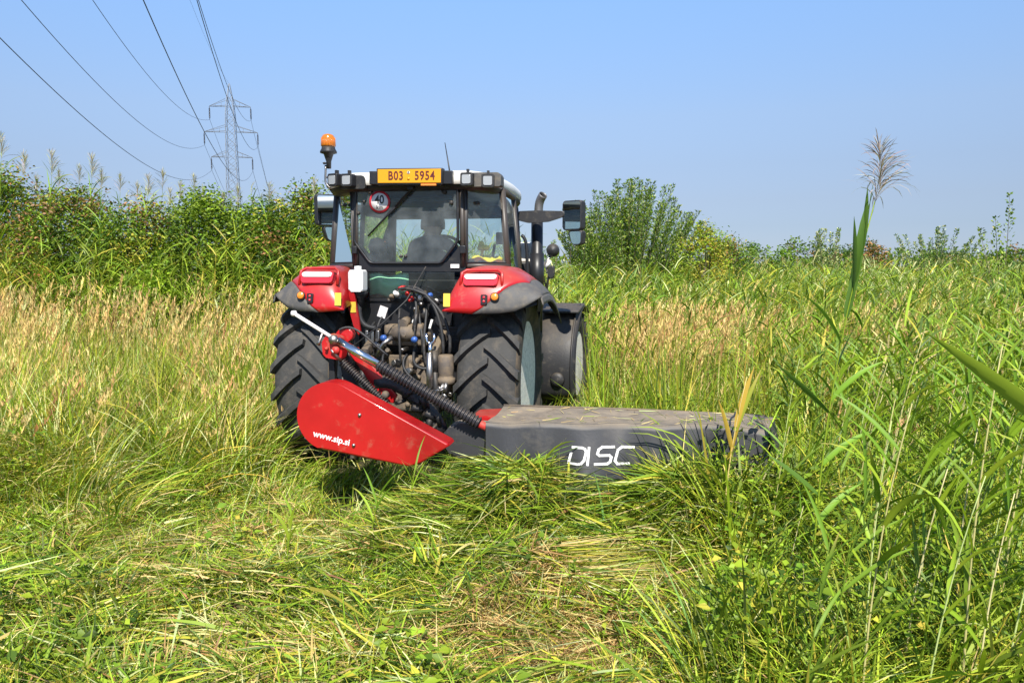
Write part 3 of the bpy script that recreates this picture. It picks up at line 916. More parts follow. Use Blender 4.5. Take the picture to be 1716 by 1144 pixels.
# top link standing upright with its fork at the top
b = MB(); b.tube([(0.325, -0.80, 0.78), (0.33, -0.80, 1.14)], 0.028, 12); tl = b.build('top_link', M['steel'], tractor)
b = MB(); b.tube([(0.33, -0.80, 1.10), (0.338, -0.80, 1.22)], 0.017, 10)
b.tube([(0.305, -0.80, 1.30), (0.305, -0.80, 1.235), (0.338, -0.80, 1.215), (0.371, -0.80, 1.235), (0.371, -0.80, 1.30)], 0.012, 8)
b.build('fork', M['chrome'], tl)
# oil filter
b = MB(); b.lathe([(0.0, 1.12), (0.055, 1.118), (0.066, 1.10), (0.066, 0.965), (0.060, 0.95), (0.060, 0.93), (0.075, 0.925), (0.075, 0.88), (0.04, 0.87), (0.04, 0.80), (0.0, 0.80)], axis_o=(0.445, -0.72, 0), n=22)
flt = b.build('oil_filter', M['muddy_iron'], tractor)
b = MB()
for k in range(7): b.tube([(0.40 + 0.1 * random.random(), -0.78, 0.80 + 0.1 * random.random()), (0.36 + 0.16 * random.random(), -0.80, 0.76 + 0.13 * random.random())], 0.018, 8)
b.build('filter_fitting', M['steel'], flt)
# washer bottle on the left
b = MB(); b.prism(round_poly([(-0.068, -0.10), (0.06, -0.10), (0.06, 0.085), (-0.068, 0.085)], 0.02), -0.05, 0.06, 0.015)
b.lathe([(0.03, 0.07), (0.03, 0.115), (0.0, 0.118)], axis_o=(0, 0, 0), n=14)
b.build('washer_bottle', M['bottle_white'], tractor, (-0.345, -0.62, 1.730))
b = MB(); b.lathe([(0.07, 1.63), (0.06, 1.60), (0.03, 1.57), (0.025, 1.5), (0, 1.5)], axis_o=(-0.345, -0.58, 0), n=14); b.tube(bez((-0.35, -0.58, 1.55), (-0.36, -0.6, 1.40), (-0.33, -0.62, 1.32), (-0.20, -0.60, 1.32)), 0.022, 8)
b.build('bottle_hose', M['hose_rubber'], tractor)
# hoses and couplings
HO = [((0.03, -0.50, 1.66), (0.25, -0.62, 1.72), (0.42, -0.64, 1.45), (0.405, -0.66, 1.10), 0.014),
      ((0.06, -0.50, 1.64), (0.30, -0.66, 1.64), (0.50, -0.64, 1.40), (0.46, -0.66, 1.12), 0.014),
      ((-0.05, -0.50, 1.64), (0.10, -0.66, 1.70), (0.30, -0.62, 1.60), (0.33, -0.52, 1.52), 0.012),
      ((0.10, -0.48, 1.62), (0.2, -0.6, 1.45), (0.10, -0.62, 1.3), (0.16, -0.6, 1.12), 0.012),
      ((-0.02, -0.50, 1.48), (0.0, -0.62, 1.35), (0.03, -0.66, 1.2), (0.02, -0.62, 1.02), 0.011),
      ((0.22, -0.50, 1.50), (0.24, -0.6, 1.30), (0.20, -0.62, 1.2), (0.25, -0.62, 1.0), 0.012),
      ((-0.14, -0.50, 1.45), (-0.2, -0.62, 1.38), (-0.22, -0.62, 1.2), (-0.16, -0.6, 1.1), 0.011),
      ((0.14, -0.52, 1.20), (0.12, -0.7, 1.05), (0.18, -0.74, 0.98), (0.30, -0.70, 1.0), 0.013),
      ((0.08, -0.62, 1.10), (0.0, -0.72, 1.0), (0.18, -0.74, 0.88), (0.26, -0.68, 0.85), 0.012),
      ((-0.10, -0.60, 1.14), (-0.15, -0.75, 1.08), (-0.05, -0.75, 0.95), (-0.10, -0.65, 0.90), 0.011),
      ((0.15, -0.50, 1.44), (0.18, -0.56, 1.3), (0.22, -0.6, 1.24), (0.2, -0.56, 1.1), 0.014),
      ((-0.25, -0.5, 1.36), (-0.28, -0.62, 1.3), (-0.25, -0.62, 1.2), (-0.28, -0.56, 1.05), 0.012)]
for p0, p1, p2, p3, r in HO:
    b = MB(); b.tube(bez(p0, p1, p2, p3), r, 8); o = b.build('hydraulic_hose', M['hose_rubber'], tractor)
# pull cord from the cab down to the implement
b = MB(); b.tube([(0.205, -0.46, 1.84), (0.08, -0.62, 1.56), (-0.10, -0.72, 1.37), (-0.36, -0.80, 1.16)], 0.006, 6); b.build('pull_cord', M['hose_rubber'], tractor)
cps = [(-0.06, 1.62, 'bottle_white'), (0.02, 1.66, 'red_cover'), (0.045, 1.60, 'red_cover'), (-0.09, 1.58, 'muddy_iron'), (0.16, 1.57, 'bottle_white'), (-0.04, 1.60, 'bottle_white'), (0.20, 1.62, 'dark_iron'),
       (0.10, 1.58, 'red_cover'), (0.30, 1.55, 'bottle_white'), (0.12, 1.46, 'steel'), (0.17, 1.53, 'steel'), (0.11, 1.38, 'bottle_white'), (-0.12, 1.55, 'dark_iron'), (0.26, 1.60, 'blue_plastic')]
for x, z, mt in cps:
    b = MB(); b.lathe([(0.0, 0.0), (0.022, 0.0), (0.022, -0.05), (0.014, -0.055), (0.014, -0.08), (0, -0.08)], axis='Y', n=10)
    b.build('coupling', M[mt], tractor, (x, -0.45 - 0.06 * random.random(), z), (random.uniform(-.4, .4), 0, random.uniform(-.4, .4)))
for x, z in ((-0.105, 1.245), (0.165, 1.235)):
    b = MB(); b.lathe([(0.0, 0.0), (0.026, 0.0), (0.026, -0.04), (0.0, -0.045)], axis='Y', n=12); b.build('blue_cap', M['blue_plastic'], tractor, (x, -0.66, z))
tg = MB(); tg.box((-0.155, -0.56, 1.455), (0.07, 0.004, 0.10), rot=(0.2, 0.35, 0.2)); tg.build('paper_tag', M['sticker_white'], tractor)
tg = MB(); tg.box((0.285, -0.60, 1.36), (0.02, 0.02, 0.08), rot=(0, 0.3, 0), bevel=0.004); tg.build('paper_tag', M['bottle_white'], tractor)
ch = MB()
for i, z in enumerate((0.0, 0.0, 0.0)): ch.box((-0.285 + 0.05 * i, -0.58, 1.19), (0.030, 0.06, 0.22), bevel=0.008)
ch.build('spool_valve', M['steel'], tractor)
b = MB(); b.tube([(0.135, -0.50, 1.50), (0.15, -0.58, 1.42), (0.13, -0.60, 1.28)], 0.02, 8); b.lathe([(0.05, 0), (0.05, -0.05), (0, -0.05)], axis_o=(0.19, -0.46, 1.44), axis='Y', n=14); b.build('bracket_arm', M['dark_iron'], tractor)
for k in range(16):
    x, z = random.uniform(-0.22, 0.34), random.uniform(0.92, 1.30)
    b = MB(); b.tube([(x, -0.52, z), (x + random.uniform(-.06, .06), -0.62 - random.random() * 0.05, z + random.uniform(-.06, .06))], random.uniform(0.010, 0.028), 8); b.build('pipe_fitting', M[random.choice(['muddy_iron', 'muddy_iron', 'steel', 'dark_iron'])], tractor)
# steel handle at the centre-left and diagonal brace with a bright arm
b = MB(); b.tube([(-0.20, -0.68, 1.05), (-0.10, -0.70, 1.20), (-0.04, -0.66, 1.25)], [0.016, 0.02, 0.026], 8); b.build('lever', M['steel'], tractor)

# ---- green film standing in for reflections behind the lower rear window, yellow cloth on the console
gb = MB()
P = []
for i in range(13):
    row = []
    for j in range(13):
        u, v = i / 12, j / 12
        rr = 1 + 0.35 * math.sin(7 * u + 3 * v) * math.sin(5 * v + 1)
        row.append((-0.34 + 0.36 * u, -0.365 - 0.045 * math.sin(PI * u) * math.sin(PI * v) * rr, 1.585 + 0.19 * v + 0.015 * math.sin(9 * u)))
    P.append(row)
gb.grid(P)
reflection_sheet = gb.build('window_reflection', M['green_film'], None, TR_POS, (0, 0, TR_YAW), solid=0.003)
tag(reflection_sheet, 'crumpled green film standing in for reflections in the low strip window under the cab glass', 'reflection_sheet')
yc = MB()
P = []
for i in range(11):
    row = []
    for j in range(7):
        u, v = i / 10, j / 6
        row.append((0.55 + 0.25 * u, -0.22 + 0.12 * v + 0.18 * u, 1.885 + 0.03 * math.sin(8 * u + 2 * v) * math.sin(5 * v + 3 * u) + 0.03))
    P.append(row)
yc.grid(P)
ycl = yc.build('yellow_cloth', M['yellow_cloth'], None, TR_POS, (0, 0, TR_YAW), solid=0.012)
tag(ycl, 'crumpled bright yellow cloth lying inside the right rear corner of the cab', 'cloth')
# ================================================================== the driver
def skin_figure(name, verts, edges, radii, mats, parent=None, loc=(0, 0, 0), rz=0.0, root=0, levels=2):
    me = bpy.data.meshes.new(name)
    me.from_pydata(verts, edges, [])
    o = bpy.data.objects.new(name, me)
    COL.objects.link(o)
    md = o.modifiers.new('skin', 'SKIN')
    md.use_smooth_shade = True
    for i, r in enumerate(radii):
        sv = me.skin_vertices[0].data[i]
        sv.radius = r if isinstance(r, tuple) else (r, r)
        sv.use_root = (i == root)
    ss = o.modifiers.new('sub', 'SUBSURF')
    ss.levels = levels
    ss.render_levels = levels
    dg = bpy.context.evaluated_depsgraph_get()
    m2 = bpy.data.meshes.new_from_object(o.evaluated_get(dg))
    bpy.data.objects.remove(o)
    for p in m2.polygons: p.use_smooth = True
    m2.materials.clear()
    return link(name, m2, mats, parent, loc, (0, 0, rz))
dx = XC - 0.04
V = [(dx, 0.40, 1.78), (dx, 0.38, 1.90), (dx, 0.40, 2.00), (dx, 0.43, 2.08), (dx, 0.45, 2.135), (dx, 0.465, 2.17), (dx, 0.475, 2.235), (dx, 0.47, 2.315)]
Rr = [(.17, .13), (.155, .12), (.17, .12), (.13, .09), .075, .080, (.096, .082), (.078, .068)]
Ed = [(i, i + 1) for i in range(7)]
for s in (-1, 1):
    k = len(V)
    V += [(dx + s * 0.185, 0.42, 2.055), (dx + s * 0.235, 0.50, 1.86), (dx + s * 0.16, 0.74, 1.98), (dx + s * 0.14, 0.82, 2.03)]
    Rr += [.068, .052, .038, .042]
    Ed += [(3, k), (k, k + 1), (k + 1, k + 2), (k + 2, k + 3)]
    for f in range(4):     # fingers curled over the wheel rim
        j = len(V)
        V += [(dx + s * (0.15 - 0.02 * f), 0.865, 2.045 + 0.012 * f), (dx + s * (0.145 - 0.02 * f), 0.885, 2.005 + 0.012 * f)]
        Rr += [.011, .009]
        Ed += [(k + 3, j), (j, j + 1)]
    k2 = len(V)
    V += [(dx + s * 0.10, 0.46, 1.78), (dx + s * 0.14, 0.88, 1.82), (dx + s * 0.14, 0.93, 1.62), (dx + s * 0.14, 1.04, 1.585)]
    Rr += [.10, .07, .05, .045]
    Ed += [(0, k2), (k2, k2 + 1), (k2 + 1, k2 + 2), (k2 + 2, k2 + 3)]
# nose and ears
k = len(V)
V += [(dx, 0.575, 2.24)]
Rr += [.016]
Ed += [(6, k)]
for s in (-1, 1):
    k = len(V); V += [(dx + s * 0.095, 0.465, 2.23)]; Rr += [.02]; Ed += [(6, k)]
person = skin_figure('person', V, Ed, Rr, [M['cloth_blue'], M['skin']], None, TR_POS, TR_YAW)
for p in person.data.polygons:
    c = p.center
    if c.z > 2.135 or (c.y > 0.76 and c.z > 1.93): p.material_index = 1
tag(person, 'person in a dark jacket and ear defenders sitting at the steering wheel, seen from behind', 'person')
b = MB()
P = []
for i in range(10):
    row = []
    for j in range(16):
        th, ph = i / 9 * R(105), j / 15 * 2 * PI
        q = Vector((0.103 * math.sin(th) * math.cos(ph), 0.112 * math.sin(th) * math.sin(ph), 0.125 * math.cos(th)))
        if q.y > 0.05 and q.z < 0.05: q.y = 0.05
        row.append(Vector((dx, 0.463, 2.255)) + q)
    P.append(row)
b.grid(P)
b.build('hair', M['hair_brown'], person)
b = MB()
for s in (-1, 1): b.lathe([(0.0, s * 0.085), (0.038, s * 0.09), (0.034, s * 0.115), (0.0, s * 0.12)], axis_o=(dx, 0.465, 2.235), axis='X', n=16)
b.tube([(dx + 0.112 * math.cos(a), 0.465, 2.25 + 0.138 * math.sin(a)) for a in [PI * i / 14 for i in range(15)]], 0.012, 6)
b.build('ear_defenders', M['black_plastic'], person)

# ================================================================== the disc mower
mower = empty('disc_mower', TR_POS + Vector((0.0, 0.0, 0.0)), TR_YAW)
tag(mower, 'red disc mower with a grey tarpaulin hood hitched behind the tractor', 'mower')
# belt cover: a big rounded end tapering to a cut end
cc, cr = (-0.100, 0.800), 0.243
pts = []
for i in range(22):
    a = R(66) + i / 21 * R(190)
    pts.append((cc[0] + cr * math.cos(a), cc[1] + cr * math.sin(a)))
pts += [(0.475, 0.470), (0.56, 0.50), (0.76, 0.630), (0.745, 0.650)]
b = MB(); b.prism(pts, -1.82, -1.66, 0.016)
cover = b.build('belt_cover', M['red_cover'], mower)
def unit_bolt(x, z):
    b = MB(); b.lathe([(0.0, -1.832), (0.010, -1.832), (0.014, -1.822), (0.014, -1.815)], axis_o=(x, 0, z), axis='Y', n=10); b.build('cover_bolt', M['steel'], cover)
unit_bolt(0.123, 0.822); unit_bolt(0.075, 0.606)
text_mesh('cover_lettering', 'www.sip.si', 0.064, M['print_white'], cover, (-0.088, -1.8215, 0.650), (PI / 2, R(12), 0), offset=0.0012)
# flange along the lower edge
b = MB(); b.tube([(-0.19, -1.70, 0.552), (0.10, -1.70, 0.50), (0.475, -1.70, 0.458)], 0.014, 6); b.build('cover_flange', M['red_cover'], cover)
# headstock
b = MB()
b.box((-0.215, -1.48, 0.98), (0.045, 0.05, 0.62), bevel=0.006); b.box((-0.08, -1.45, 0.95), (0.09, 0.05, 0.52), rot=(0, -R(12), 0), bevel=0.006)
b.box((0.0, -1.42, 0.85), (0.06, 0.05, 0.50), rot=(0, -R(35), 0), bevel=0.006)
b.tube([(-0.45, -1.25, 0.60), (0.55, -1.25, 0.60)], 0.055, 12)
b.box((-0.40, -1.22, 0.62), (0.05, 0.10, 0.20), bevel=0.01); b.box((0.48, -1.22, 0.62), (0.05, 0.10, 0.20), bevel=0.01)
b.tube(bez((-0.30, -1.35, 0.75), (-0.33, -1.38, 0.95), (-0.30, -1.38, 1.0), (-0.22, -1.40, 1.0)), 0.02, 8)
b.build('headstock', M['dark_iron'], mower)
b = MB()
b.prism(round_poly([(-0.235, 1.19), (-0.245, 1.30), (-0.20, 1.36), (-0.11, 1.34), (-0.085, 1.25), (-0.10, 1.17)], 0.02), -1.60, -1.50, 0.01)
b.prism(round_poly([(-0.20, 1.34), (-0.14, 1.40), (-0.06, 1.385), (-0.05, 1.32), (-0.12, 1.28)], 0.03), -1.48, -1.42, 0.008)
pv = b.build('pivot_bracket', M['red_paint'], mower)
b = MB()
for x, z, r in ((-0.13, 1.245, 0.028), (-0.20, 1.255, 0.012)): b.lathe([(0.0, -1.635), (r, -1.63), (r, -1.595)], axis_o=(x, 0, z), axis='Y', n=12)
b.build('pivot_pin', M['dusty_red'], pv)
b = MB(); b.tube([(-0.16, -1.63, 1.25), (-0.10, -1.60, 1.17)], 0.010, 8); b.build('spring_hook', M['steel'], pv)
b = MB(); b.prism([(-0.12, 1.24), (-0.03, 1.25), (0.27, 0.90), (0.24, 0.84), (0.16, 0.86)], -1.46, -1.43, 0.006)
b.build('strut_plate', M['red_paint'], mower)
def ribbed(p0, p1, r, n_turn, name, mt, depth=0.35):
    p0, p1 = Vector(p0), Vector(p1)
    pts, rad = [], []
    K = n_turn * 6
    for i in range(K + 1):
        t = i / K
        pts.append(p0.lerp(p1, t)); rad.append(r * (1 - depth * (0.5 + 0.5 * math.cos(2 * PI * t * n_turn))))
    b = MB(); b.tube(pts, rad, 14); return b.build(name, M[mt], mower)
ribbed((-0.115, -1.55, 1.155), (0.21, -1.52, 0.85), 0.034, 24, 'tension_spring', 'spring_steel', 0.4)
# lift cylinder: thin rod, ball joint, chrome rod, long spring sleeve
b = MB(); b.tube([(-0.452, -1.60, 1.505), (-0.147, -1.60, 1.325)], 0.0135, 10); b.lathe([(0.0, -0.02), (0.02, -0.015), (0.022, 0.0), (0.02, 0.015), (0.0, 0.02)], axis_o=(-0.452, -1.60, 1.505), axis='X', n=10)
b.build('guide_rod', M['sticker_white'], mower)
b = MB(); b.tube([(-0.235, -1.60, 1.365), (-0.262, -1.60, 1.30), (-0.272, -1.60, 1.28)], [0.011, 0.011, 0.018], 8); b.build('rod_latch', M['steel'], mower)
b = MB(); b.lathe([(0.0, -0.035), (0.030, -0.03), (0.036, -0.01), (0.030, 0.02), (0, 0.03)], axis_o=(-0.140, -1.62, 1.322), axis='Y', n=18); b.build('ball_joint', M['steel'], mower)
b = MB(); b.tube([(-0.12, -1.60, 1.312), (0.20, -1.60, 1.135)], 0.031, 16); b.build('piston_rod', M['chrome'], mower)
b = MB(); b.tube(bez((-0.15, -1.50, 1.38), (-0.05, -1.46, 1.45), (0.05, -1.48, 1.32), (0.22, -1.5, 1.20)), 0.009, 6); b.build('oil_hose', M['hose_rubber'], mower)
ribbed((0.185, -1.60, 1.142), (0.915, -1.56, 0.735), 0.049, 34, 'spring_sleeve', 'spring_steel', 0.28)
b = MB(); b.tube([(0.88, -1.56, 0.752), (1.0, -1.55, 0.69)], 0.03, 10); b.build('sleeve_end', M['dusty_red'], mower)
# grey formed arm between headstock and bed
b = MB(); b.tube(bez((0.10, -1.42, 0.98), (0.28, -1.42, 1.02), (0.45, -1.42, 0.90), (0.58, -1.40, 0.62), 12), [0.055] * 6 + [0.065] * 7, 12); b.build('swing_arm', M['black_plastic'], mower)
b = MB()
for k in range(12):
    x = 0.25 + 0.35 * random.random(); z = 0.95 - (x - 0.25) * 0.75 + random.uniform(-.12, .05)
    b.tube([(x, -1.45, z), (x + random.uniform(-.1, .1), -1.5, z + random.uniform(-.1, .1))], random.uniform(0.012, 0.03), 8)
b.build('linkage', M['dark_iron'], mower)
b = MB(); b.lathe([(0.0, -1.55), (0.022, -1.55), (0.03, -1.52), (0.0, -1.50)], axis_o=(0.205, 0, 0.915), axis='Y', n=16); b.build('grease_cap', M['muddy_iron'], mower)
# bed: red beam, black wedge flap, cutter bar and discs under the hood
b = MB(); b.prism(round_poly([(0.72, 0.66), (0.80, 0.735), (1.25, 0.77), (1.25, 0.70), (0.80, 0.68)], 0.02), -1.32, -1.05, 0.01); b.build('bed_beam', M['red_paint'], mower)
b = MB(); b.prism(round_poly([(0.60, 0.60), (0.70, 0.72), (1.02, 0.715), (1.1, 0.50), (0.70, 0.46)], 0.04), -1.50, -1.36, 0.02); b.build('inner_flap', M['tarpaulin'], mower)
b = MB(); b.box((1.95, -1.62, 0.16), (1.95, 0.32, 0.09), bevel=0.02)
cb = b.build('cutter_bar', M['dark_iron'], mower)
for i in range(5):
    d = MB(); d.lathe([(0.0, 0.25), (0.10, 0.24), (0.19, 0.215), (0.19, 0.205), (0.0, 0.2)], axis_o=(1.18 + 0.38 * i, -1.62, 0), n=20); d.build('cutting_disc', M['dusty_red'], cb)
# hood: top sheet and hanging curtain from world-measured corners (far edge, near edge)
FL, FR, NR, NL = Vector((1.06, -1.40, 0.838)), Vector((2.93, -1.42, 0.845)), Vector((2.83, -1.84, 0.852)), Vector((1.035, -1.92, 0.822))
CREASE = [(0.55, 0.9, 0.25, -0.7, 0.012, 0.02), (0.66, 0.95, 0.18, -0.8, 0.014, 0.02), (0.72, 0.2, 0.2, 0.5, -0.012, 0.025), (0.80, 0.9, 0.08, -0.8, 0.013, 0.018), (0.18, 0.8, 0.4, -0.35, 0.010, 0.025), (0.05, 0.3, 0.3, 0.5, -0.010, 0.03), (0.90, 0.1, 0.09, 0.6, 0.016, 0.02), (0.35, 0.85, 0.2, 0.1, 0.010, 0.018), (0.48, 0.3, 0.2, 0.3, -0.010, 0.03)]
def hood_top(u, v):
    a, c = FL.lerp(FR, u), NL.lerp(NR, u)
    p = a.lerp(c, v)
    p.z += -0.014 * math.sin(PI * v) * (1 + 0.5 * math.sin(13 * u)) + 0.007 * math.sin(23 * u + 3 * v) * v + 0.006 * math.sin(41 * u - 5 * v) * math.sin(PI * v)
    p.y += 0.008 * math.sin(17 * u + 1) * v
    for u0, v0, du, dv, am, wd in CREASE:
        t = ((u - u0) * du + (v - v0) * dv * 0.27) / (du * du + dv * dv * 0.073)
        t = min(1.0, max(0.0, t))
        dd = math.hypot((u - u0 - t * du) * 1.9, (v - v0 - t * dv) * 0.5)
        p.z += am * math.exp(-(dd / wd) ** 2) * math.sin(PI * (0.15 + 0.7 * t))
    if u > 0.90: p.z -= 0.35 * (u - 0.90) * (0.6 + 0.4 * v)
    return p
def hood_drop(u, w):
    p = hood_top(u, 1.0)
    if u < 0.14: p.x += (0.14 - u) * 0.0
    fold = 0.018 * math.sin(9 * u + 0.6) + 0.012 * math.sin(21 * u + 2.0 * w + 1.3) + 0.008 * math.sin(47 * u + 1.0)
    fold += 0.012 * math.sin(30 * u + 8 * w) * max(0, (u - 0.62)) * 2.2
    p.y += -0.05 * math.sin(w * PI / 2) + fold * w * 2.4
    p.z -= 0.46 * w
    p.x += 0.02 * w * math.sin(5 * u)
    return p
NU = 120
b = MB()
rows = [[hood_top(i / NU, v / 16) for i in range(NU + 1)] for v in range(16)]
rows += [[hood_drop(i / NU, w / 12) for i in range(NU + 1)] for w in range(13)]
b.grid(rows)
# sides and far skirt
b.grid([[hood_top(0, 1 - v / 6) + Vector((-0.03 * w / 4, 0, -0.40 * w / 4)) for v in range(7)] for w in range(5)])
b.grid([[hood_top(1, 1 - v / 6) + Vector((0.07 * math.sin(w / 4 * PI / 2) + 0.012 * math.sin(9 * v / 6 + w), 0, -0.36 * w / 4)) for v in range(7)] for w in range(5)])
b.grid([[hood_top(i / 24, 0) + Vector((0, 0.006 + 0.04 * w / 3, -0.004 - 0.35 * w / 3)) for i in range(25)] for w in range(4)])
hood = b.build('tarpaulin_hood', M['tarpaulin'], mower)
# red sheet frame showing at the hood's left and far edge
b = MB(); b.tube([hood_top(0.0, 0.0) + Vector((0, 0, 0.004)), hood_top(0.5, 0.0) + Vector((0, 0.01, 0.002)), hood_top(0.97, 0.0) + Vector((0, 0.01, 0.0))], 0.009, 6); b.build('hood_frame', M['muddy_iron'], mower)
# seam strap near the outer end
b = MB(); b.tube([hood_top(0.865, v / 8) + Vector((0.0 + 0.006 * math.sin(v), 0, 0.006)) for v in range(9)] + [hood_drop(0.865 + 0.004 * w, w / 10) + Vector((0, -0.006, 0)) for w in range(1, 8)], 0.006, 5); b.build('seam_strap', M['black_frame'], hood)
b = MB(); b.tube([hood_drop(0.955, 0.05) + Vector((0, -0.006, 0)), hood_drop(0.97, 0.3) + Vector((0, -0.006, 0)), hood_drop(0.985, 0.5) + Vector((0, -0.006, 0))], 0.005, 5); b.build('seam_strap', M['black_frame'], hood)
b = MB(); b.tube([hood_top(i / 60, 0.985) + Vector((0, -0.002, 0.002)) for i in range(61)], 0.004, 4); b.build('cover_hem', M['tarpaulin'], hood)
# a row of rivets
for i in range(5):
    q = hood_drop(0.10 + 0.012 * 0, 0.10 + i * 0.06)
# DISC in wide slanted strokes following the curtain: built as strokes laid on the cloth
def stroke(paths, u0, du, w0, dw, r):
    b = MB()
    for path in paths:
        pp = []
        for (a, c) in path:
            q = hood_drop(u0 + du * (a + 0.30 * c), w0 + dw * (1 - c)) + Vector((0, -0.006, 0))
            pp.append(q)
        # flat ribbon
        for p, q in zip(pp[:-1], pp[1:]):
            d = (q - p).normalized()
            n = Vector((d.z, 0, -d.x)) * r
            e = d * r * 0.7
            vs = [b.bm.verts.new(x) for x in (p - e - n, q + e - n, q + e + n, p - e + n)]
            b.bm.faces.new(vs)
            vs2 = [b.bm.verts.new(x + Vector((0, 0.003, 0))) for x in (p - e - n, q + e - n, q + e + n, p - e + n)]
            b.bm.faces.new(vs2[::-1])
            for k in range(4): b.bm.faces.new((vs[k], vs2[k], vs2[(k + 1) % 4], vs[(k + 1) % 4]))
    return b
LET = {'D': [[(0, 0), (0, .62)], [(0, 1), (.62, 1), (.82, .93), (.95, .75), (.95, .25), (.82, .07), (.62, 0), (0, 0)]], 'I': [[(0, 0), (0, 1)]],
       'S': [[(.95, 1), (.2, 1), (0, .85), (0, .6), (.15, .5), (.8, .5), (.95, .4), (.95, .12), (.8, 0), (0, 0)]],
       'C': [[(.95, 1), (.2, 1), (0, .82), (0, .18), (.2, 0), (.95, 0)]]}
uu = 0.300
for ch_, wd in (('D', 0.070), ('I', 0.026), ('S', 0.070), ('C', 0.070)):
    stroke(LET[ch_], uu, wd * 0.80, 0.31, 0.225, 0.008).build('hood_lettering', M['print_white'], hood)
    uu += wd
# ================================================================== ground, pylon, wires
def in_tractor(x, y, pad=0.0):
    """local tractor coordinates of world points; True inside the machine's footprint"""
    c, s = math.cos(TR_YAW), math.sin(TR_YAW)
    dx, dy = x - TR_POS.x, y - TR_POS.y
    lx = dx * c + dy * s
    ly = -dx * s + dy * c
    return lx, ly

def gnoise(x, y, s, seed=0.0):
    return (np.sin(x * s * 1.0 + 1.3 + seed) * np.cos(y * s * 1.17 + 0.4 + seed * 2) + 0.6 * np.sin(x * s * 2.3 + y * s * 1.9 + seed) + 0.4 * np.cos(x * s * 4.1 - y * s * 3.7 + 2 + seed)) / 2.0

def ground_z(x, y):
    """gentle field plus the heap of mown stalks behind the mower and ridges in the mown strip"""
    z = 0.05 * gnoise(x, y, 0.25) + 0.03 * gnoise(x, y, 0.9, 1.0)
    z = z * np.clip((np.abs(y) - 2.0) / 4.0, 0.25, 1.0)
    # heap of cut material along the mower's rear
    yc = 4.62 - 0.10 * x
    ridge = np.exp(-((y - yc) / 0.36) ** 2) * np.clip((x + 0.75) / 0.7, 0, 1) * np.clip((2.6 - x) / 0.8, 0, 1)
    z = z + 0.36 * ridge * (1 + 0.42 * np.exp(-((x + 0.12) / 0.26) ** 2) + 0.22 * np.exp(-((x - 1.4) / 0.4) ** 2) - 0.16 * np.exp(-((x - 0.55) / 0.30) ** 2) + 0.08 * np.sin(8 * x))
    near = np.clip((7.0 - y) / 2.0, 0, 1) * np.clip((y - 1.5) / 1.0, 0, 1)
    z = z + 0.065 * near * gnoise(x, y, 4.3, 6.0) + 0.045 * near * gnoise(x, y, 8.1, 2.0)
    # swath behind it, rolling down towards the camera
    z = z + 0.13 * np.exp(-((x + 0.05) / 0.7) ** 2) * np.exp(-((y - 3.95) / 0.35) ** 2) + 0.09 * np.exp(-((x + 1.2) / 0.7) ** 2) * np.exp(-((y - 4.3) / 0.3) ** 2)
    z = z + 0.14 * np.exp(-((x + 1.7) / 0.8) ** 2) * np.exp(-((y - 3.75) / 0.22) ** 2)
    z = z + 0.05 * np.exp(-((x - 0.6) / 0.5) ** 2) * np.exp(-((y - 3.7) / 0.2) ** 2)
    return z

xs = np.unique(np.concatenate([np.linspace(-6, 6, 161), np.sign(np.linspace(-1, 1, 81)) * (6 + 1594 * np.abs(np.linspace(-1, 1, 81)) ** 3)]))
ys = np.unique(np.concatenate([np.linspace(0.5, 12, 161), 12 + 1900 * np.linspace(0, 1, 60) ** 3, 0.5 - 150 * np.linspace(0, 1, 20) ** 2]))
GX, GY = np.meshgrid(xs, ys)
GZ = ground_z(GX, GY)
nx, ny = len(xs), len(ys)
gv = np.stack([GX.ravel(), GY.ravel(), GZ.ravel()], 1)
ii = np.arange(nx * ny).reshape(ny, nx)
gf = np.stack([ii[:-1, :-1].ravel(), ii[:-1, 1:].ravel(), ii[1:, 1:].ravel(), ii[1:, :-1].ravel()], 1)
def np_mesh(name, verts, faces, smooth=False, col=None):
    me = bpy.data.meshes.new(name)
    k = faces.shape[1]
    me.vertices.add(len(verts))
    me.vertices.foreach_set('co', verts.astype(np.float32).ravel())
    me.loops.add(faces.size)
    me.loops.foreach_set('vertex_index', faces.astype(np.int32).ravel())
    me.polygons.add(len(faces))
    me.polygons.foreach_set('loop_start', np.arange(0, faces.size, k, dtype=np.int32))
    if smooth: me.polygons.foreach_set('use_smooth', np.ones(len(faces), dtype=bool))
    me.update(calc_edges=True)
    if col is not None:
        a = me.color_attributes.new('Col', 'FLOAT_COLOR', 'POINT')
        c4 = np.ones((len(verts), 4), np.float32)
        c4[:, :3] = col
        a.data.foreach_set('color', c4.ravel())
    return me
gm = bpy.data.materials.new('soil_thatch')
gm.use_nodes = True
N, L = gm.node_tree.nodes, gm.node_tree.links
tc = N.new('ShaderNodeTexCoord')
n1 = N.new('ShaderNodeTexNoise'); n1.inputs['Scale'].default_value = 2.2; n1.inputs['Detail'].default_value = 8
n2 = N.new('ShaderNodeTexNoise'); n2.inputs['Scale'].default_value = 45; n2.inputs['Detail'].default_value = 8
L.new(tc.outputs['Object'], n1.inputs['Vector']); L.new(tc.outputs['Object'], n2.inputs['Vector'])
cr_ = N.new('ShaderNodeValToRGB')
cr_.color_ramp.elements[0].position = 0.3; cr_.color_ramp.elements[0].color = (0.03, 0.024, 0.012, 1)
cr_.color_ramp.elements[1].position = 0.7; cr_.color_ramp.elements[1].color = (0.11, 0.085, 0.035, 1)
e = cr_.color_ramp.elements.new(0.5); e.color = (0.055, 0.05, 0.016, 1)
ad = N.new('ShaderNodeMath'); ad.operation = 'MULTIPLY_ADD'; ad.inputs[1].default_value = 0.5
L.new(n2.outputs['Fac'], ad.inputs[0])
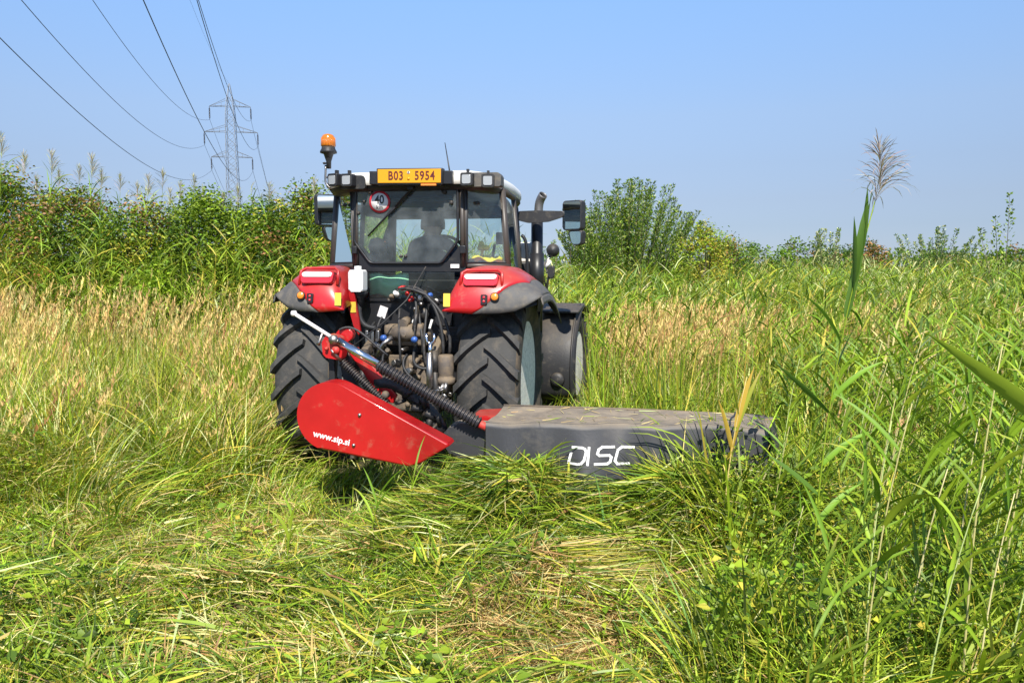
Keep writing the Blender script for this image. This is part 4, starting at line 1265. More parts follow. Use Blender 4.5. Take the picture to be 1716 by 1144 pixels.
hf = N.new('ShaderNodeMath'); hf.operation = 'MULTIPLY'; hf.inputs[1].default_value = 0.5
L.new(n1.outputs['Fac'], hf.inputs[0]); L.new(hf.outputs[0], ad.inputs[2])
L.new(ad.outputs[0], cr_.inputs[0])
L.new(cr_.outputs[0], N['Principled BSDF'].inputs['Base Color'])
N['Principled BSDF'].inputs['Roughness'].default_value = 0.95
bp = N.new('ShaderNodeBump'); bp.inputs['Strength'].default_value = 0.8; bp.inputs['Distance'].default_value = 0.02
L.new(n2.outputs['Fac'], bp.inputs['Height']); L.new(bp.outputs[0], N['Principled BSDF'].inputs['Normal'])
ground = link('ground', np_mesh('ground', gv, gf, True), gm)
tag(ground, 'field soil under the grass', kind='structure')

# ---- lattice pylon
PY = Vector((-47.5, 128.0, 0.0))
pyl = empty('power_pylon', PY, 0.13)
tag(pyl, 'tall grey lattice power pylon with three crossarms standing beyond the shrubs', 'pylon')
def half(z):      # half width of the mast at height z
    return interp(z, [(0, 1.35), (12, 0.97), (21, 0.77), (27.5, 0.68), (29.7, 0.46), (32.2, 0.06)])
TOP = 32.2
for sx, sy in ((1, 1), (1, -1), (-1, 1), (-1, -1)):
    b = MB(); b.tube([(sx * half(z), sy * half(z), z) for z in (0, 8, 17, 27, 29.5, TOP)], 0.047, 5, smooth=False); b.build('leg', M['pylon_steel'], pyl)
zs = [0, 3.2, 6.0, 8.4, 10.4, 12.2, 13.9, 15.4]
while zs[-1] < 29.3: zs.append(zs[-1] + 1.35)
for axis in (0, 1):
    for sgn in (-1, 1):
        b = MB()
        for i, (z0, z1) in enumerate(zip(zs[:-1], zs[1:])):
            a, c = half(z0), half(z1)
            def q(s, hh, z): return (s * hh, sgn * hh, z) if axis == 0 else (sgn * hh, s * hh, z)
            b.tube([q(-1, a, z0), q(1, c, z1)], 0.023, 4, smooth=False)
            b.tube([q(1, a, z0), q(-1, c, z1)], 0.023, 4, smooth=False)
            if i % 3 == 0: b.tube([q(-1, a, z0), q(1, a, z0)], 0.023, 4, smooth=False)
        b.build('bracing', M['pylon_steel'], pyl)
ARMS = {'top': (28.55, 29.65, 3.35), 'middle': (24.35, 25.35, 4.35), 'bottom': (20.2, 21.1, 3.35)}
TIPS = {}
for kk, (z, zu, ln) in ARMS.items():
    for s in (-1, 1):
        b = MB()
        hw_ = half(z)
        for sy in (-1, 1):
            b.tube([(s * hw_, sy * hw_, z), (s * ln, 0, z - 0.12)], 0.045, 4, smooth=False)
            b.tube([(s * hw_, sy * hw_, zu), (s * ln, 0, z - 0.08)], 0.034, 4, smooth=False)
        for t in (0.33, 0.66):
            xa = s * lerp(hw_, ln, t); ya = hw_ * (1 - t)
            b.tube([(xa, -ya, z - 0.12 * t), (xa, ya, z - 0.12 * t)], 0.025, 4, smooth=False)
            b.tube([(xa, ya, z - 0.12 * t), (xa, ya * 0.9, lerp(zu, z - 0.08, t))], 0.025, 4, smooth=False)
        arm = b.build('crossarm', M['pylon_steel'], pyl)
        b = MB()
        pr = [(0.0, z - 0.15), (0.05, z - 0.2)]
        for k in range(12):
            zz = z - 0.45 - k * 0.135
            pr += [(0.05, zz), (0.14, zz - 0.03), (0.13, zz - 0.07), (0.05, zz - 0.09)]
        pr += [(0.04, z - 2.25), (0.0, z - 2.3)]
        b.lathe(pr, axis_o=(s * ln, 0, 0), n=10)
        b.build('insulator', M['insulator'], arm)
        TIPS[(kk, s)] = Vector((PY.x + s * ln * math.cos(0.13), PY.y + s * ln * math.sin(0.13), z - 2.3))
TIPS[('peak', 0)] = Vector((PY.x, PY.y, TOP))
def wire_obj(p0, d, sag, label, n=70, r=0.022):
    pts = []
    for i in range(n + 1):
        t = (i / n) ** 1.0
        p = p0 + d * t
        p.z -= 4 * sag * t * (1 - t)
        pts.append(p)
    b = MB(); b.tube(pts, r, 5)
    o = b.build('power_line', M['wire'])
    tag(o, label, 'power line', 'power lines on the pylon')
NEAR = Vector((46.17, -152.16, 3.65))
FAR = Vector((-46.0, 180.0, -15.0))
nm = {'top': 'topmost', 'middle': 'long middle', 'bottom': 'lowest'}
for (kk, s), p in TIPS.items():
    if kk == 'peak':
        wire_obj(p, NEAR, 6.3, 'thin earth wire rising overhead from the very tip of the pylon', r=0.011)
        continue
    sd = 'left' if s < 0 else 'right'
    wire_obj(p, NEAR, 9.02, f'wire sweeping overhead from the {sd} insulator of the {nm[kk]} crossarm', r=0.024)
    wire_obj(p, FAR, 7.0, f'faint wire running away behind the pylon from the {sd} insulator of the {nm[kk]} crossarm', r=0.024)
# ================================================================== vegetation
PAL = {'green': (0.130, 0.210, 0.016), 'bright': (0.250, 0.345, 0.024), 'yellow': (0.44, 0.39, 0.050), 'dark': (0.058, 0.110, 0.012), 'blue': (0.100, 0.180, 0.040),
       'straw': (0.68, 0.53, 0.21), 'tan': (0.58, 0.40, 0.155), 'rust': (0.34, 0.18, 0.07), 'pale': (0.50, 0.52, 0.22), 'plume': (0.40, 0.35, 0.28), 'mauve': (0.26, 0.19, 0.17)}
PALN = list(PAL)
PALA = np.array([PAL[k] for k in PALN])
def palette(n, weights, jit=0.16):
    w = np.array([weights.get(k, 0.0) for k in PALN])
    idx = rng.choice(len(PALN), n, p=w / w.sum())
    c = PALA[idx] * (1 + jit * rng.standard_normal((n, 1))) * (1 + 0.06 * rng.standard_normal((n, 3)))
    return np.clip(c, 0.01, 0.8)

class Heap:
    """collects vertices and triangles/quads of many small pieces into one mesh"""
    def __init__(self): self.v, self.f, self.c, self.n = [], [], [], 0
    def add(self, v, f, c):
        self.v.append(v); self.f.append(f + self.n); self.c.append(c); self.n += len(v)
    def blades(self, base, az, L, W, lean, bend, col, seg=3, power=1.0, roll=None, tipcol=None, wprof=None, kink=None, floor=None):
        """curved tapering blades; lean from the vertical at the base, bend added by the tip"""
        n = len(base)
        if n == 0: return
        d = np.stack([np.cos(az), np.sin(az), np.zeros(n)], 1)
        s = np.stack([-np.sin(az), np.cos(az), np.zeros(n)], 1)
        up = np.array([0, 0, 1.0])
        if roll is None: roll = rng.uniform(-0.9, 0.9, n)
        p = base.copy()
        pts, side = [p.copy()], []
        for k in range(seg + 1):
            t = k / seg
            a = lean + bend * t ** power
            tan = np.sin(a)[:, None] * d + np.cos(a)[:, None] * up
            nor = np.cross(tan, s)
            side.append(np.cos(roll)[:, None] * s + np.sin(roll)[:, None] * nor)
            if k < seg:
                am = lean + bend * ((k + 0.5) / seg) ** power
                tm = np.sin(am)[:, None] * d + np.cos(am)[:, None] * up
                p = p + tm * (L / seg)[:, None]
                pts.append(p.copy())
        if floor is not None:
            for q in pts[1:]:
                fz = ground_z(q[:, 0], q[:, 1]) + floor
                q[:, 2] = np.maximum(q[:, 2], fz)
        prof = wprof or [0.75, 1.0, 0.85, 0.6, 0.4, 0.3]
        V, C = [], []
        tc = col if tipcol is None else tipcol
        for k in range(seg):
            t = k / seg
            wv = W * np.interp(t, np.linspace(0, 1, len(prof)), prof) * 0.5
            V += [pts[k] - side[k] * wv[:, None], pts[k] + side[k] * wv[:, None]]
            cc = col * (1 - t) + tc * t
            C += [cc, cc]
        V.append(pts[seg]); C.append(tc)
        m = 2 * seg + 1
        V = np.stack(V, 1).reshape(-1, 3)
        C = np.stack(C, 1).reshape(-1, 3)
        o = (np.arange(n) * m)[:, None]
        F = []
        for k in range(seg - 1):
            a, b, c, e = 2 * k, 2 * k + 1, 2 * k + 3, 2 * k + 2
            F += [o + np.array([[a, b, c]]), o + np.array([[a, c, e]])]
        F.append(o + np.array([[2 * seg - 2, 2 * seg - 1, 2 * seg]]))
        self.add(V, np.concatenate(F), C)
    def leaves(self, pos, nrm, ax, L, W, col, fold=0.25):
        """pointed leaves of two folded halves; ax = the midrib's direction"""
        n = len(pos)
        ax = ax / np.linalg.norm(ax, axis=1, keepdims=True)
        sd = np.cross(nrm, ax)
        sd /= np.linalg.norm(sd, axis=1, keepdims=True) + 1e-9
        nn = np.cross(ax, sd)
        L, W = L[:, None], W[:, None]
        a = pos
        t = pos + ax * L
        m = pos + ax * L * 0.42
        l = m + sd * W * 0.5 + nn * W * fold
        r = m - sd * W * 0.5 + nn * W * fold
        V = np.stack([a, l, t, r], 1).reshape(-1, 3)
        o = (np.arange(n) * 4)[:, None]
        F = np.concatenate([o + np.array([[0, 2, 1]]), o + np.array([[0, 3, 2]])])
        self.add(V, F, np.repeat(col, 4, 0))
    def build(self, name, m, parent=None, loc=None, rot=None):
        me = np_mesh(name, np.concatenate(self.v), np.concatenate(self.f), False, np.concatenate(self.c))
        return link(name, me, m, parent, loc, rot)

def wedge(n, y0, y1, kx=0.76, x0=None, x1=None, p=1.0):
    """points in the camera's wedge of ground; p > 1 packs them towards the near end"""
    t = rng.random(n) ** p
    y = y0 + (y1 - y0) * t
    x = rng.uniform(-kx, kx, n) * y
    if y0 < 16:      # the field goes on beside the picture
        m = int(n * 0.30)
        ym = y0 + (y1 - y0) * rng.random(m) ** p
        x = np.concatenate([x, (kx * ym + 2.2 * rng.random(m)) * np.where(rng.random(m) < 0.5, -1, 1)])
        y = np.concatenate([y, ym])
    k = np.ones(len(x), bool)
    if x0 is not None: k &= x > (x0(y) if callable(x0) else x0)
    if x1 is not None: k &= x < (x1(y) if callable(x1) else x1)
    return x[k], y[k]
def base3(x, y, dz=0.0): return np.stack([x, y, ground_z(x, y) + dz], 1)
def in_frame_machine(x, y):
    lx, ly = in_tractor(x, y)
    tr = (np.abs(lx) < 1.42) & (ly > -1.25) & (ly < 3.6)
    mo = (lx > -0.38) & (lx < 2.98) & (ly > -1.86) & (ly < -1.2)
    return tr | mo
def xr(y): return 0.27 * y + 0.10 * np.sin(2.1 * y) + np.clip((y - 4.6) / 0.5, 0, 1) * 0.62      # right edge of the mown strip
def uncut_left(x, y):
    return (x < -1.75 + 0.12 * np.sin(3 * y)) & (y > 5.45 + 0.62 * (x + 3.8) + 0.18 * np.sin(2.3 * x)) | (x < -4.6)
def uncut(x, y):
    lx, ly = in_tractor(x, y)
    ahead = ly > 1.0
    return (x > xr(y)) | uncut_left(x, y) | (ahead & (np.abs(lx) > 1.35)) | (ly > 3.4)

# ---- 1. mown grass: stalks and blades lying in combed drifts
def field(x, y):
    """direction of the drifts"""
    return 0.35 * np.sin(1.7 * x + 0.8 * y) + 0.55 * np.sin(0.9 * y - 1.1 * x + 1.0) + 0.30 * np.sin(3.3 * x + 2.1 * y)
mg = Heap()
def dryness(x, y):
    d = 0.42 + 0.42 * gnoise(x, y, 1.6, 3.0)
    d = d + 0.60 * np.exp(-((x - 0.25) / 0.60) ** 2 - ((y - 3.25) / 0.36) ** 2) + 0.55 * np.exp(-((x - 0.75) / 0.55) ** 2 - ((y - 4.0) / 0.28) ** 2)
    d = d + 0.35 * np.exp(-((x + 1.5) / 0.6) ** 2 - ((y - 4.9) / 0.5) ** 2) - 0.45 * np.exp(-((x + 0.45) / 0.5) ** 2 - ((y - 3.75) / 0.4) ** 2) - 0.3 * np.exp(-((x + 1.9) / 0.6) ** 2 - ((y - 3.6) / 0.4) ** 2)
    return d
def bare(x, y):
    """where the mower has left little but dead thatch"""
    g = np.exp(-((x - 0.10) / 0.46) ** 2 - ((y - 3.28) / 0.34) ** 2) + np.exp(-((x - 0.62) / 0.36) ** 2 - ((y - 3.85) / 0.17) ** 2) + 0.8 * np.exp(-((x + 1.9) / 0.5) ** 2 - ((y - 4.75) / 0.15) ** 2) + 0.8 * np.exp(-((x + 0.9) / 0.3) ** 2 - ((y - 4.35) / 0.13) ** 2)
    return np.clip(g * (1 + 0.5 * gnoise(x, y, 5.0, 1.0)), 0, 1)
WET = {'green': 2.6, 'bright': 4.0, 'yellow': 1.6, 'dark': 0.9, 'blue': 0.4, 'pale': 0.6}
DRY = {'straw': 2.6, 'tan': 2.0, 'rust': 0.8, 'yellow': 1.0, 'pale': 1.2}
def mown(nb, per, y0, y1, lmin, lmax, wmin, wmax, dz, seg, straw_bias=0.0, p=1.25, lean0=(70, 94), spread=0.18, rad=0.07, cross=0.25, under=False, bend=(0, 34), thin_w=0.8):
    """bundles of near-parallel stalks, each bundle with its own direction, tilt and freshness"""
    x, y = wedge(nb, y0, y1, p=p)
    k = ~uncut(x, y)
    if not under: k &= ~in_frame_machine(x, y)
    k &= rng.random(len(x)) > thin_w * bare(x, y)
    x, y = x[k], y[k]
    nb = len(x)
    az = field(x, y) + rng.normal(0, 0.35, nb) + np.where(rng.random(nb) < 0.5, 0, PI)
    cr = rng.random(nb) < cross
    az[cr] = rng.uniform(0, 2 * PI, cr.sum())
    dryb = rng.random(nb) < np.clip((dryness(x, y) + straw_bias) * 0.75 - 0.05, 0.03, 0.92)
    lb = R(1) * rng.uniform(*lean0, nb)
    hb = rng.random(nb) ** 1.5 * dz
    lf = rng.uniform(0.6, 1.15, nb)
    cb = 1 + 0.20 * rng.standard_normal((nb, 1))
    idx = np.repeat(np.arange(nb), per)
    n = len(idx)
    perp = rng.normal(0, rad, n)
    along = rng.normal(0, rad * 1.6, n)
    bx = x[idx] + np.cos(az[idx]) * along - np.sin(az[idx]) * perp
    by = y[idx] + np.sin(az[idx]) * along + np.cos(az[idx]) * perp
    a2 = az[idx] + rng.normal(0, spread, n)
    isdry = np.where(rng.random(n) < 0.82, dryb[idx], rng.random(n) < 0.4)
    c = palette(n, WET, 0.12)
    cd = palette(n, DRY, 0.12)
    c[isdry] = cd[isdry]
    c = np.clip(c * cb[idx], 0.012, 0.75)
    L = rng.uniform(lmin, lmax, n) * lf[idx]
    h = hb[idx] + rng.random(n) * 0.02
    tip = np.clip(c * (1.0 + 0.3 * rng.random((n, 1))), 0, 0.8)
    mg.blades(base3(bx, by, h), a2, L, rng.uniform(wmin, wmax, n), lb[idx] + R(1) * rng.normal(0, 5, n), R(1) * rng.uniform(*bend, n), c, seg=seg, tipcol=tip, floor=0.003 + h * 0.35)
mown(2300, 19, 2.7, 7.4, 0.14, 0.40, 0.004, 0.010, 0.12, 4, spread=0.26, rad=0.065)
mown(4600, 16, 2.7, 7.4, 0.04, 0.18, 0.003, 0.009, 0.10, 2, straw_bias=0.20, lean0=(40, 100), spread=1.1, rad=0.06, cross=0.7)
mown(300, 8, 2.7, 6.0, 0.22, 0.55, 0.010, 0.018, 0.16, 5, straw_bias=-0.55, spread=0.35)
mown(700, 6, 2.7, 6.5, 0.08, 0.24, 0.010, 0.018, 0.14, 3, straw_bias=-0.35, lean0=(30, 95), spread=1.0, cross=0.6, bend=(0, 70))
mown(2000, 14, 2.7, 7.2, 0.10, 0.30, 0.005, 0.012, 0.06, 3, straw_bias=-0.45, lean0=(5, 60), spread=0.9, rad=0.05, bend=(10, 70))
mown(1300, 16, 4.6, 9.5, 0.08, 0.34, 0.004, 0.009, 0.06, 3, straw_bias=-0.1, lean0=(10, 90), spread=0.9, cross=0.6, under=True)
# dead thatch: brown chips where the strip has been combed bare
def thatch(cx0, cy0, sx, sy, n):
    x, y = rng.normal(cx0, sx, n), rng.normal(cy0, sy, n)
    k = (y > 2.6) & ~uncut(x, y) & ~in_frame_machine(x, y)
    x, y = x[k], y[k]; n = len(x)
    mg.blades(base3(x, y, 0.03 + 0.08 * rng.random(n)), rng.uniform(0, 2 * PI, n), rng.uniform(0.04, 0.18, n), rng.uniform(0.003, 0.008, n), R(1) * rng.uniform(55, 105, n), R(1) * rng.uniform(0, 25, n),
              palette(n, {'straw': 1.6, 'tan': 3.2, 'rust': 2.6, 'pale': 0.4}, 0.2), seg=2, floor=0.012)
thatch(0.15, 3.2, 0.42, 0.26, 9000)
thatch(0.62, 3.75, 0.35, 0.16, 4200)
thatch(-0.9, 4.35, 0.30, 0.14, 2200)
thatch(-1.9, 4.75, 0.5, 0.16, 2400)
thatch(-1.3, 5.6, 0.3, 0.3, 2400)
# straight combed straw lying to the right of the strip
nb_ = 150
xb_, yb_ = rng.uniform(0.15, 0.95, nb_), rng.normal(3.98, 0.13, nb_)
ib = np.repeat(np.arange(nb_), 12); n = len(ib)
mg.blades(base3(xb_[ib] + rng.normal(0, 0.05, n), yb_[ib] + rng.normal(0, 0.03, n), 0.05 + 0.07 * rng.random(n)), 0.10 + rng.normal(0, 0.10, n), rng.uniform(0.25, 0.55, n), rng.uniform(0.004, 0.007, n), R(1) * rng.uniform(82, 94, n), R(1) * rng.uniform(0, 10, n), palette(n, {'straw': 2, 'yellow': 2, 'pale': 1.6, 'tan': 1, 'bright': 1}), seg=3, floor=0.02)
# heap behind the mower
n_b = 1900
ib = np.repeat(np.arange(n_b), 19)
n = len(ib)
xb_, yb_ = rng.uniform(-0.85, 2.4, n_b), rng.normal(0, 0.32, n_b)
azb = rng.normal(0, 0.55, n_b) + np.where(rng.random(n_b) < 0.5, 0, PI)
azb = np.where(rng.random(n_b) < 0.25, rng.uniform(0, 2 * PI, n_b), azb)
lnb, hbb, cbb = rng.uniform(55, 98, n_b), rng.random(n_b) ** 1.5 * 0.12, 1 + 0.22 * rng.standard_normal((n_b, 1))
x = xb_[ib] + rng.normal(0, 0.06, n); y = 4.62 - 0.10 * x + yb_[ib] + rng.normal(0, 0.05, n)
lx, ly = in_tractor(x, y)
k = ~((lx > 0.95) & (ly > -1.99)); x, y, ib = x[k], y[k], ib[k]; n = len(x)
c = np.clip(palette(n, {'green': 2.8, 'bright': 4.4, 'yellow': 1.9, 'dark': 0.8, 'blue': 0.6, 'straw': 0.9, 'rust': 0.2, 'pale': 0.8}) * cbb[ib], 0.012, 0.75)
hz = hbb[ib] + 0.02 * rng.random(n)
mg.blades(base3(x, y, hz), azb[ib] + rng.normal(0, 0.22, n), rng.uniform(0.12, 0.46, n), rng.uniform(0.005, 0.017, n) * np.where(rng.random(n) < 0.12, 1.7, 1.0), R(1) * (lnb[ib] + rng.normal(0, 6, n)), R(1) * rng.uniform(0, 50, n), c, seg=4, floor=0.004)
mown_o = mg.build('mown_grass', M['blade'])
tag(mown_o, 'mown grass and straw lying in drifts across the cut strip', kind='stuff')

# clippings lying on the mower's hood
cg = Heap()
cp = []
for _ in range(150):
    u_, v_ = random.random() ** 0.8, random.random()
    q = hood_top(u_, v_)
    q = Matrix.Rotation(TR_YAW, 4, 'Z') @ q + TR_POS
    cp.append((q.x, q.y, q.z + 0.006))
n = len(cp)
cg.blades(np.array(cp), rng.uniform(0, 2 * PI, n), rng.uniform(0.03, 0.14, n), rng.uniform(0.003, 0.008, n), R(1) * rng.uniform(82, 91, n), R(1) * rng.uniform(-4, 3, n), palette(n, {'straw': 3, 'pale': 2, 'bright': 1.5, 'tan': 2, 'green': 1}), seg=2)
clip_o = cg.build('grass_clippings', M['dry_blade'])
tag(clip_o, 'dry grass clippings scattered on top of the grey mower hood', kind='stuff')

# ---- 2. low leafy weeds among the mown grass and at the edges
wd = Heap()
x, y = wedge(34000, 2.75, 8.0, p=1.3)
patch = gnoise(x, y, 1.9, 5.0) + 0.25 * (x > xr(y))
k = (patch > 0.12) & ~in_frame_machine(x, y); x, y = x[k], y[k]; n = len(x)
stand = uncut(x, y)
h = np.where(stand, rng.random(n) * 0.55, rng.random(n) ** 2 * 0.16) + 0.02
az = rng.uniform(0, 2 * PI, n)
ax = np.stack([np.cos(az), np.sin(az), rng.uniform(-0.3, 0.5, n)], 1)
nr = np.stack([rng.normal(0, 0.45, n), rng.normal(-0.15, 0.45, n), np.ones(n)], 1)
wl_ = np.where(rng.random(n) < 0.25, 1.7, 1.0)
wd.leaves(base3(x, y, h), nr, ax, wl_ * rng.uniform(0.02, 0.055, n), wl_ * rng.uniform(0.012, 0.034, n), palette(n, {'green': 3, 'bright': 3.5, 'dark': 1, 'yellow': 0.6}))
weeds = wd.build('weed_leaves', M['blade'])
tag(weeds, 'small leafy weeds between the grass blades', kind='stuff')

# ---- 3. standing grass
sg_ = Heap()
def standing(n, y0, y1, hmin, hmax, wmin, wmax, lean, bend, cols, seg=4, az0=None, azs=PI, x0=None, x1=None, p=1.0, thin=None, kx=0.76):
    per = 16
    nb = n // per
    xb, yb = wedge(nb, y0, y1, x0=x0, x1=x1, p=p, kx=kx)
    nb = len(xb)
    azb = rng.uniform(0, 2 * PI, nb) if az0 is None else az0 + rng.normal(0, azs, nb)
    lnb, bdb = rng.uniform(*lean, nb), rng.uniform(*bend, nb)
    hb = rng.uniform(0.72, 1.08, nb) * (0.92 + 0.18 * gnoise(xb, yb, 0.8, 7.0))
    fresh = rng.normal(1, 0.20, (nb, 1))
    idx = np.repeat(np.arange(nb), per)
    rad = 0.05 + 0.011 * yb[idx]
    x, y = xb[idx] + rng.normal(0, 1, len(idx)) * rad, yb[idx] + rng.normal(0, 1, len(idx)) * rad
    k = uncut(x, y) & ~in_frame_machine(x, y) & (y > 2.4)
    if thin is not None: k &= rng.random(len(x)) < thin(x, y)
    x, y, idx = x[k], y[k], idx[k]
    n = len(x)
    az = azb[idx] + rng.normal(0, 0.75, n)
    c = np.clip(palette(n, cols) * fresh[idx], 0.012, 0.75)
    tip = np.clip(c * 1.1 + np.array([0.06, 0.035, 0.005]) * rng.random((n, 1)), 0, 0.8)
    L = rng.uniform(hmin, hmax, n) * hb[idx]
    sg_.blades(base3(x, y), az, L, rng.uniform(wmin, wmax, n), R(1) * np.clip(lnb[idx] + rng.normal(0, 8, n), 0, 80), R(1) * np.clip(bdb[idx] + rng.normal(0, 14, n), 0, 120), c, seg=seg, tipcol=tip, floor=0.01, power=1.4)
GR = {'green': 3.0, 'bright': 4.6, 'yellow': 1.9, 'dark': 1.0, 'pale': 0.6, 'straw': 0.5}
GL = {'green': 2.6, 'bright': 3.8, 'yellow': 2.8, 'dark': 0.9, 'pale': 1.0, 'straw': 1.2, 'tan': 0.7}
left = lambda y: -0.02 * y - 1.2
# left: edge grass falling over the mown strip, then the tall stand behind
standing(14000, 5.0, 7.6, 0.5, 1.05, 0.006, 0.014, (15, 55), (35, 80), GL, 5, az0=-0.75, azs=0.7, x1=-1.4)
def tufts(n_t, x0_, x1_, y0_, y1_, az0, lmin, lmax, lean, bend, cols, per=26, wmin=0.006, wmax=0.014, rad=0.09, azs=0.8):
    xb, yb = rng.uniform(x0_, x1_, n_t), rng.uniform(y0_, y1_, n_t)
    ab, lb, fb = az0 + rng.normal(0, azs, n_t), rng.uniform(*lean, n_t), rng.normal(1, 0.2, (n_t, 1))
    ix = np.repeat(np.arange(n_t), per); n = len(ix)
    c = np.clip(palette(n, cols) * fb[ix], 0.012, 0.75)
    sg_.blades(base3(xb[ix] + rng.normal(0, rad, n), yb[ix] + rng.normal(0, rad, n)), ab[ix] + rng.normal(0, 0.35, n), rng.uniform(lmin, lmax, n), rng.uniform(wmin, wmax, n), R(1) * np.clip(lb[ix] + rng.normal(0, 7, n), 0, 85), R(1) * rng.uniform(*bend, n), c, seg=5, tipcol=np.clip(c * 1.15, 0, .8), floor=0.01, power=1.3)
tufts(34, -2.9, -2.2, 5.6, 6.8, 0.15, 0.45, 1.0, (10, 60), (20, 85), {'green': 1.8, 'bright': 3.2, 'yellow': 2.4, 'pale': 1.2, 'straw': 1.2, 'tan': .5}, per=26)
tufts(34, -2.15, -0.9, 5.75, 6.15, 0.3, 0.15, 0.40, (10, 60), (10, 60), GR, per=20)
tufts(48, -4.6, -2.6, 4.8, 6.4, -0.5, 0.4, 0.95, (8, 55), (25, 95), {'green': 2.2, 'bright': 3.4, 'yellow': 2.4, 'pale': 1.1, 'dark': 0.6, 'straw': .8}, per=26)
tufts(70, 0.35, 1.1, 6.0, 8.8, 0.2, 0.30, 0.60, (5, 35), (10, 60), GR, per=22)
tufts(46, -1.1, 0.3, 5.5, 6.4, 0.2, 0.10, 0.30, (5, 50), (10, 60), GR, per=18)
tufts(30, 0.30, 0.95, 4.40, 4.62, 1.2, 0.10, 0.26, (20, 70), (15, 60), GR, per=16)
tufts(64, 0.85, 2.5, 4.25, 4.58, 1.4, 0.22, 0.50, (20, 70), (15, 60), {'green': 3, 'bright': 3.4, 'yellow': 1, 'dark': 1, 'straw': .4}, per=20)
tufts(14, -0.45, 0.1, 4.45, 4.75, 0.6, 0.20, 0.45, (35, 75), (20, 60), {'green': 3, 'bright': 3.4, 'yellow': 1, 'dark': 1}, per=20)
tufts(50, 1.85, 2.6, 4.3, 5.6, 2.6, 0.40, 0.75, (10, 45), (20, 60), GR, per=22)
standing(24000, 6.2, 10.5, 0.7, 1.25, 0.006, 0.014, (5, 28), (15, 60), GL, 4, x1=left)
standing(20000, 9.0, 16.0, 0.9, 1.45, 0.007, 0.014, (2, 18), (8, 45), GL, 3, x1=left)
# right: thick green stand
standing(34000, 2.6, 5.2, 0.30, 0.74, 0.006, 0.015, (5, 45), (20, 85), GR, 5, x0=0.3, p=1.15)
standing(8800, 2.6, 6.0, 0.45, 0.95, 0.013, 0.024, (8, 40), (20, 70), {'green': 3, 'bright': 4, 'blue': 0.8, 'yellow': 0.8}, 6, x0=0.3)
standing(24000, 5.0, 9.0, 0.5, 1.0, 0.006, 0.015, (5, 40), (20, 75), GR, 4, x0=0.2)
standing(30000, 8.0, 16.0, 0.6, 1.15, 0.007, 0.014, (3, 30), (15, 60), GL, 3, x0=-0.5)
standing(22000, 15.0, 32.0, 0.9, 1.5, 0.014, 0.028, (2, 20), (8, 45), GL, 3, kx=0.8)
standing(16000, 32.0, 90.0, 0.9, 1.6, 0.04, 0.08, (2, 20), (8, 40), {'green': 2, 'bright': 2, 'yellow': 2, 'pale': 1, 'straw': 1, 'tan': .6}, 2, kx=0.8)
standing(9000, 90.0, 420.0, 1.0, 1.8, 0.15, 0.4, (2, 20), (8, 40), {'green': 3, 'dark': 2, 'yellow': 1, 'pale': .6, 'tan': .6}, 2, kx=0.85)
standing(9000, 7.5, 13.5, 0.9, 1.6, 0.010, 0.018, (0, 16), (5, 50), {'green': 3, 'bright': 3.4, 'dark': 1, 'yellow': 0.6}, 4, thin=lambda x, y: (gnoise(x, y, 1.3, 8.0) > 0.05) * 1.0)
stand_o = sg_.build('standing_grass', M['blade'])
tag(stand_o, 'uncut green and yellowing grass standing on both sides of the mown strip', kind='stuff')

# ---- 4. dry feathery seed heads over the grass
sh = Heap()
def seedheads(n, y0, y1, hmin, hmax, plen, x0=None, x1=None, thin=None, slivers=10, w=0.0045, cols=None, kx=0.76, lean=(0, 14)):
    x, y = wedge(n, y0, y1, x0=x0, x1=x1, kx=kx)
    k = uncut(x, y) & ~in_frame_machine(x, y)
    if thin is not None: k &= rng.random(len(x)) < thin(x, y)
    x, y = x[k], y[k]; n = len(x)
    if n == 0: return
    H = rng.uniform(hmin, hmax, n) * (0.92 + 0.20 * gnoise(x, y, 1.4, 12.0))
    az = 0.3 + 1.6 * gnoise(x, y, 0.9, 5.0) + rng.normal(0, 0.5, n)
    ln, bd = R(1) * rng.uniform(*lean, n) * (1 + 0.9 * np.clip(gnoise(x, y, 1.1, 15.0), 0, 1)), R(1) * rng.uniform(4, 34, n)
    c = palette(n, cols or {'tan': 4, 'straw': 1.6, 'rust': 0.5, 'pale': 0.2}, 0.14)
    b = base3(x, y)
    sh.blades(b, az, H, np.full(n, w * 1.0), ln, bd, c * 0.85, seg=3, tipcol=c)
    # plume: short slivers clasped round the upper stalk
    d = np.stack([np.cos(az), np.sin(az), np.zeros(n)], 1)
    PL = plen * rng.uniform(0.7, 1.25, n)
    for j in range(slivers):
        t = 1 - (j + rng.random(n)) / slivers * (PL / H)
        # position on the curved stalk (quadratic approximation of the bend)
        a = ln + bd * t * 0.5
        q = b + (np.sin(a)[:, None] * d + np.cos(a)[:, None] * np.array([0, 0, 1.0])) * (H * t)[:, None]
        az2 = rng.uniform(0, 2 * PI, n)
        fat = np.sin(np.clip((1 - t) / (PL / H), 0.05, 0.97) * PI) ** 0.6
        sh.blades(q, az2, PL * 0.30 * (0.5 + 0.6 * fat), w * (1.6 + 1.6 * fat), R(1) * rng.uniform(6, 26, n), R(1) * rng.uniform(0, 25, n), c, seg=2, tipcol=np.clip(c * 1.15, 0, 0.8))
seedheads(4200, 7.2, 10.5, 0.85, 1.40, 0.22, x1=lambda y: -1.9 - 0.0 * y, thin=lambda x, y: np.clip(0.30 + 0.9 * gnoise(x, y, 1.5, 9.0), 0.03, 1), lean=(0, 22))
seedheads(7600, 9.6, 14.6, 1.0, 1.75, 0.28, x1=-1.8, thin=lambda x, y: np.clip(0.42 + 1.0 * gnoise(x, y, 1.25, 4.0), 0.04, 1), w=0.006, lean=(0, 18))
